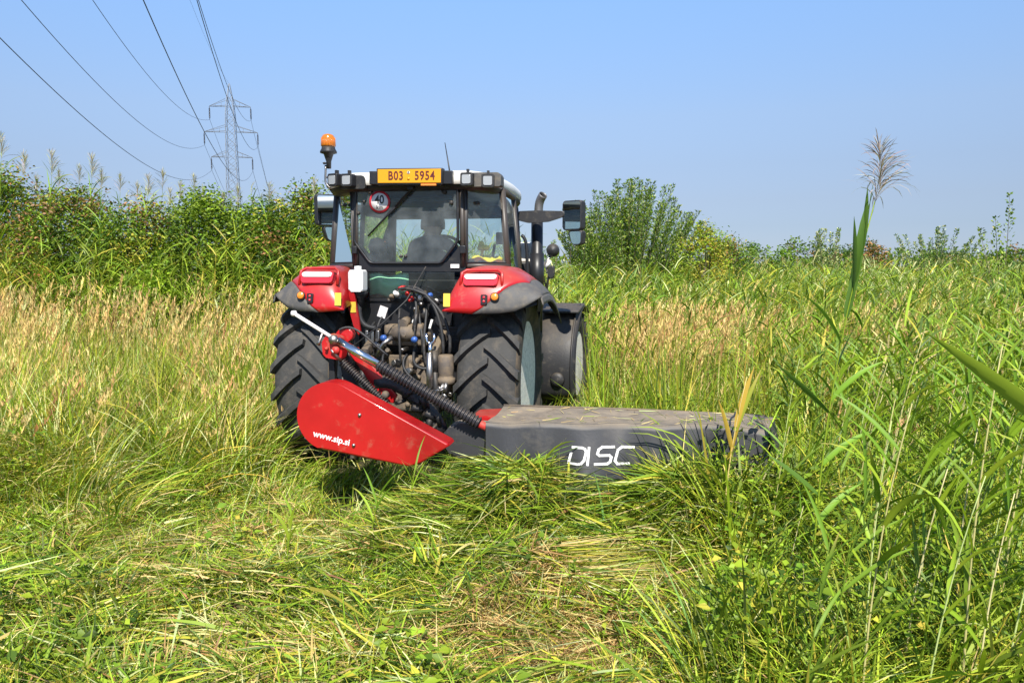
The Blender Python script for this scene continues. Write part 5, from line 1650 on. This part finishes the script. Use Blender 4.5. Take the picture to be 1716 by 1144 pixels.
seedheads(700, 5.4, 7.6, 0.7, 1.25, 0.18, x1=-1.9, lean=(5, 42))
patchR = lambda x, y: np.clip((1.15 * np.exp(-((x / y - 0.19) / 0.10) ** 2) + 0.30 * np.exp(-((x / y - 0.50) / 0.09) ** 2) + 0.06) * (0.62 + 0.9 * gnoise(x, y, 1.7, 3.0)), 0, 1)
seedheads(11000, 9.0, 13.5, 0.85, 1.45, 0.24, x0=0.3, thin=patchR, w=0.006, cols={'tan': 4, 'straw': 1.6, 'rust': 0.9})
seedheads(2600, 13.0, 30.0, 1.2, 1.75, 0.25, kx=0.78, x0=1.0, w=0.011, slivers=7, thin=lambda x, y: 0.45 + 0 * x, cols={'tan': 2, 'straw': 2, 'pale': 2})
seedheads(300, 4.4, 8.0, 0.7, 1.15, 0.16, x0=1.6, thin=lambda x, y: 0.6 + 0 * x, lean=(2, 25))
seed_o = sh.build('feathery_seed_heads', M['dry_blade'])
tag(seed_o, 'tan feathery seed heads standing over the uncut grass', kind='stuff')

# ---- 5. the reed bed that reads as one mass
rb = Heap()
def reed_mass(x, y, H, nl, lw, ll, cols, seg=3, stemw=0.008, plume=0.0):
    n = len(x)
    b = base3(x, y)
    az = rng.uniform(0, 2 * PI, n)
    ln, bd = R(1) * rng.uniform(0, 7, n), R(1) * rng.uniform(0, 14, n)
    c = palette(n, cols, 0.12)
    rb.blades(b, az, H, np.full(n, stemw), ln, bd, c, seg=3, wprof=[1, 1, .8, .6])
    d = np.stack([np.cos(az), np.sin(az), np.zeros(n)], 1)
    for j in range(nl):
        t = 0.30 + 0.66 * (j + rng.random(n) * 0.8) / nl
        a = ln + bd * t * 0.5
        q = b + (np.sin(a)[:, None] * d + np.cos(a)[:, None] * np.array([0, 0, 1.0])) * (H * t)[:, None]
        az2 = rng.normal(0.0, 0.9, n) + np.where(rng.random(n) < 0.38, PI, 0)
        cc = np.clip(c * (1 + 0.18 * rng.standard_normal((n, 1))), 0.01, 0.7)
        rb.blades(q, az2, ll * rng.uniform(0.6, 1.2, n), lw * rng.uniform(0.7, 1.2, n), R(1) * rng.uniform(18, 52, n), R(1) * rng.uniform(10, 65, n), cc, seg=seg, wprof=[0.5, 1, 0.8, 0.45])
    if plume > 0:
        k = rng.random(n) < plume
        if k.any():
            t = 0.97
            a = ln + bd * t * 0.5
            q = (b + (np.sin(a)[:, None] * d + np.cos(a)[:, None] * np.array([0, 0, 1.0])) * (H * t)[:, None])[k]
            m = k.sum()
            for j in range(10):
                rb.blades(q + np.array([0, 0, 0.02 * j]), rng.normal(0.2, 1.0, m), rng.uniform(0.10, 0.26, m), np.full(m, 0.010), R(1) * rng.uniform(4, 35, m), R(1) * rng.uniform(10, 70, m), palette(m, {'tan': 1, 'pale': 2, 'straw': 1}) * 0.8, seg=2)
RC = {'green': 3, 'bright': 3.4, 'blue': 1.0, 'yellow': 1.1, 'pale': 0.9}
def spots(n, y0, y1, x0, x1, p=1.0):
    x, y = wedge(n, y0, y1, kx=0.8, x0=x0, x1=x1, p=p)
    k = uncut(x, y) & ~in_frame_machine(x, y)
    return x[k], y[k]
x, y = spots(5200, 14.0, 24.0, lambda y: -0.27 * y, lambda y: 0.78 * y)
right = x > 0.02 * y
H = np.where(right, rng.uniform(1.25, 1.95, len(x)), rng.uniform(1.8, 2.7, len(x)))
reed_mass(x, y, H, 8, 0.020, 0.42, RC)
x, y = spots(1500, 11.5, 15.0, lambda y: -0.18 * y, lambda y: 0.16 * y)
reed_mass(x, y, rng.uniform(1.3, 2.0, len(x)), 8, 0.020, 0.40, RC)
x, y = spots(3000, 24.0, 48.0, lambda y: -0.1 * y, lambda y: 0.8 * y)
reed_mass(x, y, rng.uniform(1.3, 2.15, len(x)), 7, 0.035, 0.50, {'green': 2, 'bright': 2, 'blue': 1.4, 'yellow': 1, 'pale': 1.4, 'tan': 0.6}, stemw=0.014, plume=0.35)
x, y = spots(1100, 15.5, 21.0, lambda y: -0.8 * y, lambda y: -0.2 * y)
reed_mass(x, y, rng.uniform(2.4, 3.5, len(x)), 9, 0.022, 0.45, RC, plume=0.3)
x, y = spots(520, 12.5, 15.0, lambda y: -0.8 * y, lambda y: -0.24 * y)
reed_mass(x, y, rng.uniform(1.6, 2.6, len(x)), 9, 0.020, 0.42, {'green': 2, 'bright': 3.4, 'yellow': 1.5})
x, y = spots(260, 11.0, 13.5, lambda y: -0.29 * y, lambda y: -0.22 * y)
reed_mass(x, y, rng.uniform(2.0, 3.0, len(x)), 10, 0.020, 0.40, {'green': 2, 'bright': 3.4, 'yellow': 1.5})
x, y = spots(1250, 5.5, 14.0, lambda y: 0.30 * y + 0.4, lambda y: 0.8 * y)
f_ = np.clip((x / y - 0.28) / 0.4, 0, 1)
reed_mass(x, y, rng.uniform(0.85, 1.20, len(x)) * (0.95 + 0.42 * f_), 8, 0.021, 0.36, {'green': 3, 'bright': 3.4, 'blue': 0.9, 'yellow': 0.8, 'straw': 0.25}, seg=4, stemw=0.007)
x, y = spots(620, 12.0, 15.2, lambda y: -0.82 * y, lambda y: -0.23 * y)
reed_mass(x, y, rng.uniform(1.2, 2.5, len(x)), 9, 0.020, 0.42, {'green': 2.4, 'bright': 3.4, 'yellow': 1.2, 'pale': 0.4})
x, y = spots(420, 8.5, 12.0, lambda y: 0.06 * y, lambda y: 0.5 * y)
reed_mass(x, y, rng.uniform(1.0, 1.7, len(x)), 8, 0.020, 0.36, {'green': 3, 'bright': 3.0, 'yellow': 0.8})
reed_o = rb.build('reed_bed', M['blade'])
tag(reed_o, 'dense green reeds filling the field behind and beside the tractor', kind='stuff')

# ---- 6. shrubs and small trees, each a thing
def limb_tubes(b, base, tips, r):
    for tp in tips:
        mid = (Vector(base) * 0.5 + Vector(tp) * 0.5) + Vector((random.uniform(-.1, .1), random.uniform(-.1, .1), 0.1))
        b.tube([base, mid, tp], [r, r * 0.6, r * 0.2], 5, caps=False)
def shrub(name, loc, rx, ry, h, n_cl, n_leaf, cl_r, leaf_l, leaf_w, cols, label, cat, group=None, lowest=0.05, shape=0.6, spikes=0, trunk_r=0.035):
    o = empty(name, loc, random.uniform(0, 6.28))
    tag(o, label, cat, group)
    # cluster centres in an uneven lobed volume, more towards the outside
    u = rng.uniform(0, 2 * PI, n_cl)
    q = rng.random(n_cl) ** 0.42
    z = lowest * h + (1 - lowest) * h * rng.random(n_cl) ** 0.85 * (1 + 0.06 * np.sin(4 * u + 3 * loc[0]))
    prof = np.clip(np.sin(np.clip(z / h, 0, 1) * PI * 0.92 + 0.22), 0, 1) ** shape
    lob = 1 + 0.16 * np.sin(3 * u + loc[0]) + 0.12 * np.sin(5 * u + z * 2)
    cx_, cy_ = rx * q * prof * lob * np.cos(u), ry * q * prof * lob * np.sin(u)
    C = np.stack([cx_, cy_, z], 1)
    cc = palette(n_cl, cols, 0.16)
    idx = rng.integers(0, n_cl, n_leaf)
    P = C[idx] + rng.normal(0, 1, (n_leaf, 3)) * cl_r * np.array([1, 1, 0.85])
    P[:, 2] = np.maximum(P[:, 2], 0.03)
    nr = np.stack([rng.normal(0, .8, n_leaf), rng.normal(0, .8, n_leaf), rng.uniform(0.1, 1.2, n_leaf)], 1)
    az = rng.uniform(0, 2 * PI, n_leaf)
    ax = np.stack([np.cos(az), np.sin(az), rng.uniform(-0.9, 0.35, n_leaf)], 1)
    col = np.clip(cc[idx] * (1 + 0.15 * rng.standard_normal((n_leaf, 1))), 0.008, 0.7)
    hp = Heap()
    s = rng.uniform(0.65, 1.25, n_leaf)
    hp.leaves(P, nr, ax, leaf_l * s, leaf_w * s, col)
    hp.build('crown', M['shrub_leaf'], o)
    b = MB()
    for k in rng.choice(n_cl, min(26, n_cl), replace=False):
        limb_tubes(b, (random.uniform(-.12, .12), random.uniform(-.12, .12), -0.05), [tuple(C[k])], trunk_r)
    b.build('trunk', M['bark'], o)
    return o
DK = {'dark': 1.2, 'green': 3.2, 'rust': 0.55, 'blue': 0.4, 'bright': 1.0, 'yellow': 0.6}
HEDGE = [(-13.4, 16.2, 1.9, 3.7, 'dark shrub beyond the left margin of the field', DK),
         (-10.9, 16.0, 1.45, 3.62, 'tallest dark green shrub, in the row of shrubs behind the dry grass, leftmost', {'dark': 2, 'green': 2.8, 'rust': 0.7, 'yellow': 0.7, 'bright': 0.6}),
         (-9.2, 15.8, 1.25, 3.22, 'rust tinged dark shrub second from the left in the shrub row', {'dark': 1.5, 'green': 2.4, 'rust': 0.8, 'bright': 0.6, 'yellow': 0.6}),
         (-7.7, 15.6, 1.20, 2.98, 'dusky dark shrub with reddish leaves in the middle of the shrub row', {'dark': 1.6, 'green': 2.2, 'rust': 0.9, 'bright': 0.6, 'yellow': 0.6}),
         (-6.25, 15.4, 1.15, 3.10, 'fresh green shrub straight below the power pylon', {'dark': 1.2, 'green': 3, 'bright': 2.0}),
         (-5.15, 15.6, 0.95, 2.92, 'dark shrub just right of the pylon in the shrub row', DK),
         (-4.15, 15.2, 1.00, 3.12, 'dense dark shrub nearest to the tractor mirror at the end of the shrub row', {'dark': 1.4, 'green': 3, 'bright': 1.2, 'rust': 0.45, 'yellow': 0.4})]
for x, y, r, h, lab, cols in HEDGE:
    shrub('shrub', (x, y, 0), r, r * 0.9, h, 230, 19000, 0.19, 0.080, 0.043, cols, lab, 'shrub', 'shrubs in a row behind the dry grass', shape=0.45)
# bright scramble in front of the fresh green shrub
shrub('shrub', (-6.6, 13.9, 0), 0.9, 0.6, 1.75, 70, 4200, 0.13, 0.075, 0.05, {'bright': 3, 'green': 2}, 'low bright green bush in front of the dark shrub row', 'shrub')
shrub('shrub', (-9.9, 13.4, 0), 0.9, 0.7, 1.7, 60, 3600, 0.13, 0.06, 0.03, {'yellow': 3, 'bright': 3}, 'low yellow-green bush at the left margin before the dark shrubs', 'shrub')

def shoots(name, loc, n_sh, spread, h, leaves_per, leaf_l, leaf_w, cols, label, cat, lean=26, top=1.0, taper=0.6, z0=0.25, r=0.018):
    """a bush of upright shoots with leaves all along them"""
    o = empty(name, loc, 0)
    tag(o, label, cat)
    hp, b = Heap(), MB()
    for i in range(n_sh):
        a = random.uniform(0, 2 * PI)
        q = random.random() ** 0.55
        ln = R(lean) * q
        H = h * (1 - 0.33 * q * q) * random.uniform(0.78, 1.0)
        bx, by = spread * 0.30 * q * math.cos(a), spread * 0.30 * q * math.sin(a)
        pts = []
        for k in range(9):
            t = k / 8
            w = math.tan(ln) * H * t * (0.7 + 0.3 * t)
            pts.append(Vector((bx + w * math.cos(a) + 0.03 * math.sin(5 * t + i), by + w * math.sin(a), H * t)))
        b.tube(pts, [r * (1 - 0.85 * k / 8) for k in range(9)], 5, caps=False)
        m = leaves_per
        t = z0 + (1.02 - z0) * rng.random(m) ** 0.8
        t = np.clip(t, 0, 1)
        A = np.array([list(p) for p in pts])
        P = np.stack([np.interp(t, np.linspace(0, 1, 9), A[:, j]) for j in range(3)], 1)
        tw = (0.04 + 0.20 * (1 - t) ** 0.8)[:, None] * rng.random((m, 1)) ** 0.6
        aa = rng.uniform(0, 2 * PI, m)
        off = np.stack([np.cos(aa), np.sin(aa), rng.uniform(0.1, 1.2, m)], 1)
        P = P + off * tw
        ax = np.stack([np.cos(aa), np.sin(aa), rng.uniform(0.2, 1.6, m)], 1)
        nr = np.stack([rng.normal(0, .7, m), rng.normal(0, .7, m), rng.uniform(0.0, 1, m)], 1)
        s = rng.uniform(0.6, 1.2, m)
        hp.leaves(P, nr, ax, leaf_l * s, leaf_w * s, palette(m, cols, 0.2))
    hp.build('crown', M['shrub_leaf'], o)
    b.build('trunk', M['bark'], o)
    return o
WIL = {'green': 3, 'blue': 1.4, 'pale': 0.9, 'bright': 1.2, 'dark': 1.2}
shoots('willow_bush', (3.35, 22.0, 0), 120, 3.0, 4.45, 420, 0.090, 0.032, WIL, 'large willow bush of upright shoots rising behind the tractor mirror', 'bush', lean=27)
shoots('willow_bush', (1.7, 21.0, 0), 20, 1.2, 3.5, 200, 0.08, 0.026, WIL, 'smaller willow growth between the exhaust and the mirror', 'bush', lean=18)
shrub('bush', (5.0, 19.5, 0), 0.85, 0.7, 2.75, 90, 6500, 0.13, 0.09, 0.04, {'yellow': 3, 'bright': 4}, 'bright yellow-green bush at the right foot of the large willow', 'bush', shape=0.5)
shrub('bush', (6.9, 24.0, 0), 1.5, 1.0, 2.55, 90, 6500, 0.16, 0.09, 0.045, {'dark': 2, 'green': 2, 'rust': 0.8, 'yellow': 0.5}, 'low brownish bush right of the yellow-green bush', 'bush')
shoots('sapling', (14.9, 35.0, 0), 9, 0.7, 4.2, 190, 0.11, 0.06, {'blue': 2, 'pale': 3, 'green': 1}, 'slender silvery sapling left of the tall plumed reed', 'tree', lean=12, z0=0.3)
shoots('sapling', (22.8, 40.0, 0), 24, 2.2, 4.35, 170, 0.13, 0.06, {'green': 2, 'blue': 2, 'pale': 1.2}, 'spreading pale green sapling right of the tall plumed reed', 'tree', lean=30, z0=0.3)
shoots('sapling', (12.05, 18.0, 0), 8, 0.8, 3.65, 120, 0.085, 0.055, {'bright': 2, 'green': 3, 'pale': 0.6}, 'sparse young poplar at the right margin of the field', 'tree', lean=17, z0=0.35)
shrub('tree', (56.5, 118.0, 0), 3.0, 3.0, 5.4, 60, 2600, 0.5, 0.35, 0.25, {'rust': 3, 'dark': 2}, 'small reddish brown tree far away behind the tall plumed reed', 'tree', lowest=0.2)
FARB = [(19.5, 62.0, 3.6, 3.4, 'far green bush on the horizon beside the willow'), (24.5, 64.0, 3.2, 3.8, 'far rounded bush, biggest on the horizon left of the silvery sapling'), (29.0, 66.0, 2.6, 3.35, 'far low bush just left of the silvery sapling'),
        (39.5, 70.0, 2.4, 3.2, 'far low bush just right of the silvery sapling'), (48.0, 80.0, 3.0, 3.2, 'far low bush behind the stalk of the tall plumed reed'), (47.5, 62.0, 2.6, 3.6, 'far dark bush right of the spreading sapling'),
        (52.0, 62.0, 2.2, 3.3, 'far bush between the spreading sapling and the young poplar'), (42.0, 62.0, 2.4, 3.1, 'far bush behind the spreading sapling'), (62.0, 95.0, 4.0, 3.2, 'far hedge clump at the right end of the horizon')]
for x, y, r, h, lab in FARB:
    shrub('bush', (x, y, 0), r, r * 0.8, h, 60, 2600, 0.28, 0.24, 0.15, {'dark': 2.2, 'green': 3, 'blue': 1, 'rust': 0.25}, lab, 'bush', 'bushes along the horizon', shape=0.5)
# far wood reading as one mass
fw = Heap()
n = 9000
x = rng.uniform(-330, 330, n); y = rng.uniform(260, 330, n)
hh = rng.random(n) ** 0.8 * (5.0 + 2.2 * np.sin(x * 0.05) + 1.4 * np.sin(x * 0.17 + 1))
nr = rng.normal(0, 1, (n, 3)); nr[:, 2] = np.abs(nr[:, 2])
ax = rng.normal(0, 1, (n, 3))
fw.leaves(np.stack([x, y, hh], 1), nr, ax, rng.uniform(1.2, 2.4, n), rng.uniform(0.9, 1.8, n), palette(n, {'dark': 2, 'green': 3, 'blue': 2}))
tag(fw.build('distant_wood', M['shrub_leaf']), 'low line of trees far off along the horizon', kind='stuff')

# ---- 7. individual reeds
def leaf_mesh(L, W, droop, twist, cols, seg=7, tw0=None):
    """one reed leaf along +X from the stem, folded at the midrib"""
    V, F, C = [], [], []
    c0 = palette(1, cols, 0.12)[0]
    c1 = np.clip(c0 * 1.12, 0, 0.8) if random.random() < 0.55 else np.array([0.42, 0.30, 0.10])
    tw0 = random.uniform(-1.15, 1.15) if tw0 is None else tw0
    p = np.array([0.0, 0, 0]); a = R(random.uniform(42, 64))
    for k in range(seg + 1):
        t = k / seg
        w = W * 0.5 * np.interp(t, [0, .12, .4, .75, 1], [.55, .95, 1, .6, 0.02])
        ang = a - droop * t ** 1.3
        tn = np.array([math.cos(ang), 0, math.sin(ang)])
        nn = np.array([-math.sin(ang), 0, math.cos(ang)])
        tw = tw0 + twist * t
        sd = np.array([0, math.cos(tw), 0]) + nn * math.sin(tw)
        up_ = np.cross(tn, sd)
        V += [p + sd * w + up_ * w * 0.25, p, p - sd * w + up_ * w * 0.25]
        tt = t if c1[0] < c1[1] else max(0.0, (t - 0.6) / 0.4) ** 1.5
        cc = c0 * (1 - tt) + c1 * tt
        C += [cc, cc * 1.25, cc]
        p = p + tn * L / seg
    for k in range(seg):
        o = 3 * k
        for j in (0, 1):
            F += [(o + j, o + j + 1, o + 4 + j), (o + j, o + 4 + j, o + 3 + j)]
    return np_mesh('leaf', np.array(V), np.array(F), True, np.array(C))
def plume_mesh(size, n, cols, droop=(30, 110), wk=0.016):
    hp = Heap()
    t = np.sort(rng.random(n))
    az = rng.normal(0.1, 1.1, n) + np.where(rng.random(n) < 0.3, PI, 0)
    L = size * (0.62 - 0.38 * t) * rng.uniform(0.7, 1.2, n)
    b = np.stack([0.02 * np.sin(3 * t), 0 * t, size * (0.02 + 0.75 * t)], 1)
    hp.blades(b, az, L, np.full(n, size * wk), R(1) * rng.uniform(8, 45, n) * (1.2 - 0.7 * t), R(1) * rng.uniform(*droop, n) * (1.1 - 0.5 * t), palette(n, cols, 0.12), seg=5, wprof=[0.35, 0.9, 1.2, 1.0, .6])
    hp.blades(np.array([[0, 0, 0.0]]), np.array([0.1]), np.array([size]), np.array([size * .02]), np.array([0.02]), np.array([0.25]), palette(1, cols), seg=4)
    return np_mesh('plume', np.concatenate(hp.v), np.concatenate(hp.f), False, np.concatenate(hp.c))
def stem_mesh(H, r, bendx, col):
    b = MB()
    pts = [(bendx * (k / 8) ** 2, 0.25 * bendx * math.sin(k / 8 * 2), H * k / 8) for k in range(9)]
    b.tube(pts, [r * (1 - 0.55 * k / 8) for k in range(9)], 6)
    me = bpy.data.meshes.new('stem'); b.bm.to_mesh(me); b.bm.free()
    a = me.color_attributes.new('Col', 'FLOAT_COLOR', 'POINT')
    for i in range(len(me.vertices)): a.data[i].color = (*col, 1)
    return me, pts
GREENL = [{'green': 1, 'bright': 2}, {'blue': 1, 'green': 2}, {'bright': 3}, {'green': 3}, {'bright': 2, 'green': 1}, {'bright': 1, 'green': 1}]
def make_reed(H, nl, leaf_pool, plume, r=0.0045, t0=0.30, bend=0.10, az_mean=0.0, az_sd=0.8):
    o = empty('reed')
    sm, pts = stem_mesh(H, r, bend * H, palette(1, {'bright': 1, 'pale': 1, 'green': 1})[0])
    link('stem', sm, M['blade'], o)
    for j in range(nl):
        t = t0 + (0.99 - t0) * (j + random.random() * 0.5) / nl
        i = min(7, int(t * 8)); f = t * 8 - i
        p = Vector(pts[i]).lerp(Vector(pts[i + 1]), f)
        lf = link('leaf', random.choice(leaf_pool), M['blade'], o, p)
        az = random.gauss(az_mean, az_sd) + (PI if random.random() < 0.33 else 0)
        lf.rotation_euler = (0, -R(random.uniform(-6, 22)) * (t > 0.8), az)
        k = random.uniform(0.75, 1.12) * (1.0 if t < 0.85 else 0.85)
        lf.scale = (k, k, k)
    if plume is not None: link('plume', plume, M['dry_blade'], o, Vector(pts[8]))
    return o
def copy_reed(src, loc, rz, k):
    c = copy_obj(src)
    for ch in src.children: copy_obj(ch, c)
    c.location = loc; c.rotation_euler = (random.uniform(-.06, .06), random.uniform(-.02, .12), rz); c.scale = (k, k, k)
    return c
pool_near = [leaf_mesh(random.uniform(0.26, 0.44), random.uniform(0.016, 0.027), R(random.uniform(15, 75)), random.uniform(-.8, .8), GREENL[i % 6]) for i in range(10)]
protos = [make_reed(random.uniform(0.95, 1.3), random.choice((8, 9, 10)), pool_near, None) for _ in range(5)]
LAB_NEAR = 'green leafy reed without a plume standing in the thick growth right of the mown strip'
GRP_NEAR = 'leafy reeds in the growth on the right'
spots_near = []
tries = 0
while len(spots_near) < 135 and tries < 5000:
    tries += 1
    yy = 2.5 + 5.5 * random.random() ** 1.3
    f = 0.27 + 0.47 * random.random() ** 0.72
    xx = f * yy
    if xx < xr(np.array([yy]))[0] + 0.25: continue
    if f < 0.40 and random.random() < 0.72: continue
    if any((xx - a) ** 2 + (yy - b_) ** 2 < 0.02 for a, b_ in spots_near): continue
    if in_frame_machine(np.array([xx]), np.array([yy]))[0]: continue
    spots_near.append((xx, yy))
for i, (xx, yy) in enumerate(spots_near):
    z = float(ground_z(np.array([xx]), np.array([yy]))[0])
    f = (xx / yy - 0.27) / 0.47
    k = (0.72 + 0.42 * f) * random.uniform(0.85, 1.15)
    if i < 5:
        o = protos[i]; o.location = (xx, yy, z); o.scale = (k, k, k); o.rotation_euler = (0, 0.05, random.uniform(-.6, .6))
    else:
        o = copy_reed(random.choice(protos), (xx, yy, z), random.uniform(-0.7, 0.7), k)
    tag(o, LAB_NEAR, 'reed', GRP_NEAR)
# reeds in front of and above the shrub row, with plumes against the sky
pool_far = [leaf_mesh(random.uniform(0.45, 0.75), random.uniform(0.026, 0.040), R(random.uniform(5, 70)), random.uniform(-.8, .8), GREENL[i % 6]) for i in range(8)]
plumes = [plume_mesh(random.uniform(0.46, 0.60), 70, {'plume': 1, 'pale': 0.3}, (10, 60), 0.012) for _ in range(4)]
protf = [make_reed(3.6, 12, pool_far, plumes[i], r=0.008, t0=0.55, bend=0.07, az_sd=0.6) for i in range(4)]
SKYR = [(8, 232), (38, 262), (90, 262), (104, 285), (158, 268), (176, 285), (205, 292), (248, 300), (272, 292), (300, 310), (322, 290), (338, 318), (372, 330), (400, 318), (425, 335), (448, 312), (470, 338), (505, 325), (522, 300), (60, 300), (130, 275), (230, 312), (286, 322), (-30, 250), (-60, 270)]
ORD = ['first', 'second', 'third', 'fourth', 'fifth', 'sixth', 'seventh', 'eighth', 'ninth', 'tenth', 'eleventh', 'twelfth', 'thirteenth', 'fourteenth', 'fifteenth', 'sixteenth',
       'seventeenth', 'eighteenth', 'nineteenth', 'twentieth', 'twenty-first', 'twenty-second', 'twenty-third']
SKYLAB = {}
inside = sorted([i for i, q in enumerate(SKYR) if q[0] > 0], key=lambda i: SKYR[i][0])
for k_, i in enumerate(inside):
    SKYLAB[i] = f'{ORD[k_]} plumed reed counted from the left margin along the top of the shrub row'
for i, q in enumerate(SKYR):
    if i not in SKYLAB: SKYLAB[i] = 'plumed reed beyond the left margin behind the shrub row'
for i, (px, py) in enumerate(SKYR):
    Y = 14.2 + 2.6 * ((i * 0.618) % 1)
    zt = 1.85 + (445 - py) / 1240 * Y
    X = (px - 858) / 1240 * Y
    k = zt / (3.6 + 0.45)
    o = protf[i] if i < 4 else copy_reed(random.choice(protf), (0, 0, 0), 0, 1)
    o.location = (X - 0.2, Y, 0); o.scale = (k, k, k); o.rotation_euler = (0, 0.02, random.uniform(-.5, .5))
    tag(o, SKYLAB[i], 'reed', 'plumed reeds above the shrub row')

# the tall plumed reed that stands alone on the right
tall_leaves = [leaf_mesh(0.36, 0.036, R(6), 0.6, {'dark': 1}, tw0=0.5), leaf_mesh(0.32, 0.034, R(10), -0.6, {'dark': 1, 'blue': 1}, tw0=-0.4), leaf_mesh(0.34, 0.030, R(35), 0.5, {'green': 1}, tw0=0.4)]
for m_ in tall_leaves[:2]:
    m_.color_attributes['Col'].data.foreach_set('color', np.tile(np.array([0.085, 0.165, 0.022, 1.0], np.float32), len(m_.vertices)))
tr_ = empty('reed', (1.50, 3.55, 0.0))
tag(tr_, 'lone tallest reed with a purplish drooping plume standing high against the sky on the right', 'reed')
sm, pts = stem_mesh(2.16, 0.0055, 0.245, PAL['bright'])
link('stem', sm, M['blade'], tr_)
link('plume', plume_mesh(0.36, 130, {'plume': 1.2, 'mauve': 1.2}, (30, 150), 0.010), M['dry_blade'], tr_, Vector(pts[8]) - Vector((0, 0, 0.02)))
for t, az, tilt, k, m_i in ((0.82, 0.1, -0.45, 1.1, 0), (0.86, 0.5, -0.36, 0.95, 1), (0.80, 2.6, -0.55, 1.0, 0), (0.90, 0.3, -0.55, 0.85, 1), (0.78, 0.9, -0.30, 1.1, 1), (0.88, 2.9, -0.62, 0.9, 0), (0.94, 0.2, -0.62, 0.7, 1), (0.74, 0.2, -0.35, 1.1, 0), (0.62, 0.4, -0.2, 1.0, 1), (0.55, 0.1, 0.0, 1.0, 2), (0.52, 3.0, 0.25, 1.0, 0), (0.40, 0.2, 0.1, 1.0, 2), (0.33, 2.9, 0.2, 1.0, 1), (0.26, 0.3, 0.0, 1.0, 2), (0.68, 2.9, -0.3, 0.9, 2)):
    i = min(7, int(t * 8)); p = Vector(pts[i]).lerp(Vector(pts[i + 1]), t * 8 - i)
    lf = link('leaf', tall_leaves[m_i], M['blade'], tr_, p, (0, tilt, az)); lf.scale = (k, k, k)
# the yellowing reed before the mower's outer end
yl = [leaf_mesh(0.36, 0.034, R(10), 0.3, {'straw': 1, 'yellow': 2}, tw0=1.0), leaf_mesh(0.33, 0.032, R(15), -0.3, {'straw': 1, 'tan': 1, 'yellow': 1}, tw0=-1.0), leaf_mesh(0.38, 0.034, R(10), 0.3, {'bright': 1}, tw0=0.9)]
for m_ in yl[:2]:
    a_ = m_.color_attributes['Col']
    for v in a_.data: v.color = (0.50, 0.33, 0.05, 1)
yr = empty('reed', (1.22, 4.15, 0.1))
tag(yr, 'reed with yellow withered leaves standing in front of the outer end of the mower', 'reed')
sm, pts = stem_mesh(1.12, 0.005, 0.12, PAL['straw'])
link('stem', sm, M['blade'], yr)
for t, az, tilt, k, m_i in ((0.62, 2.9, -0.35, 0.85, 0), (0.58, 0.2, -0.30, 1.0, 1), (0.74, 0.1, -0.35, 1.0, 0), (0.72, 0.3, -0.30, 1.0, 2), (0.80, 2.5, -0.5, 0.7, 2), (0.95, 0.6, -0.5, 0.8, 1), (0.40, 2.7, 0, 0.7, 2)):
    i = min(7, int(t * 8)); p = Vector(pts[i]).lerp(Vector(pts[i + 1]), t * 8 - i)
    lf = link('leaf', yl[m_i], M['blade'], yr, p, (0, tilt, az)); lf.scale = (k, k, k)
# single reeds left standing in the mown strip
for j, (xx, yy, H, lab) in enumerate(((-1.22, 3.85, 0.42, 'short broken reed left standing in the mown strip at the lower left'), (-0.66, 4.55, 0.46, 'cut reed sprig standing just below the red belt cover'), (0.14, 4.25, 0.55, 'reed sprig with dark leaves lying up against the heap behind the mower'), (-0.85, 4.3, 0.36, 'small reed sprig standing left of the belt cover tip in the mown strip'))):
    o = empty('reed', (xx, yy, float(ground_z(np.array([xx]), np.array([yy]))[0])), random.uniform(-.5, .5))
    tag(o, lab, 'reed')
    sm, pts = stem_mesh(H, 0.004, 0.06, PAL['bright'])
    link('stem', sm, M['blade'], o)
    for t, az in ((0.35, 0.3), (0.5, 2.8), (0.68, 0.1), (0.8, 2.6), (0.93, 0.4)):
        i = min(7, int(t * 8)); p = Vector(pts[i]).lerp(Vector(pts[i + 1]), t * 8 - i)
        lf = link('leaf', random.choice(pool_near), M['blade'], o, p, (0, random.uniform(-.5, .1), az + random.uniform(-.4, .4))); kk = random.uniform(0.5, 0.75); lf.scale = (kk, kk, kk)
# a reed close to the camera at the right, one leaf reaching into the picture
near_leaf = leaf_mesh(0.42, 0.040, R(8), 0.2, {'bright': 1}, tw0=0.8)
near_leaf.color_attributes['Col'].data.foreach_set('color', np.tile(np.array([0.27, 0.37, 0.03, 1.0], np.float32), len(near_leaf.vertices)))
nr_ = empty('reed', (1.16, 1.42, 0.0))
tag(nr_, 'reed closest to the camera reaching a broad bright leaf in from the right margin', 'reed')
sm, pts = stem_mesh(1.95, 0.005, 0.05, PAL['bright'])
link('stem', sm, M['blade'], nr_)
for t, az, tilt, k in ((0.735, 3.05, 0.12, 1.1), (0.55, 0.3, 0.0, 1.0), (0.62, 0.5, 0.2, 1.0), (0.45, 0.9, 0.3, 1.0)):
    i = min(7, int(t * 8)); p = Vector(pts[i]).lerp(Vector(pts[i + 1]), t * 8 - i)
    lf = link('leaf', near_leaf, M['blade'], nr_, p, (0, tilt, az)); lf.scale = (k, k, k)
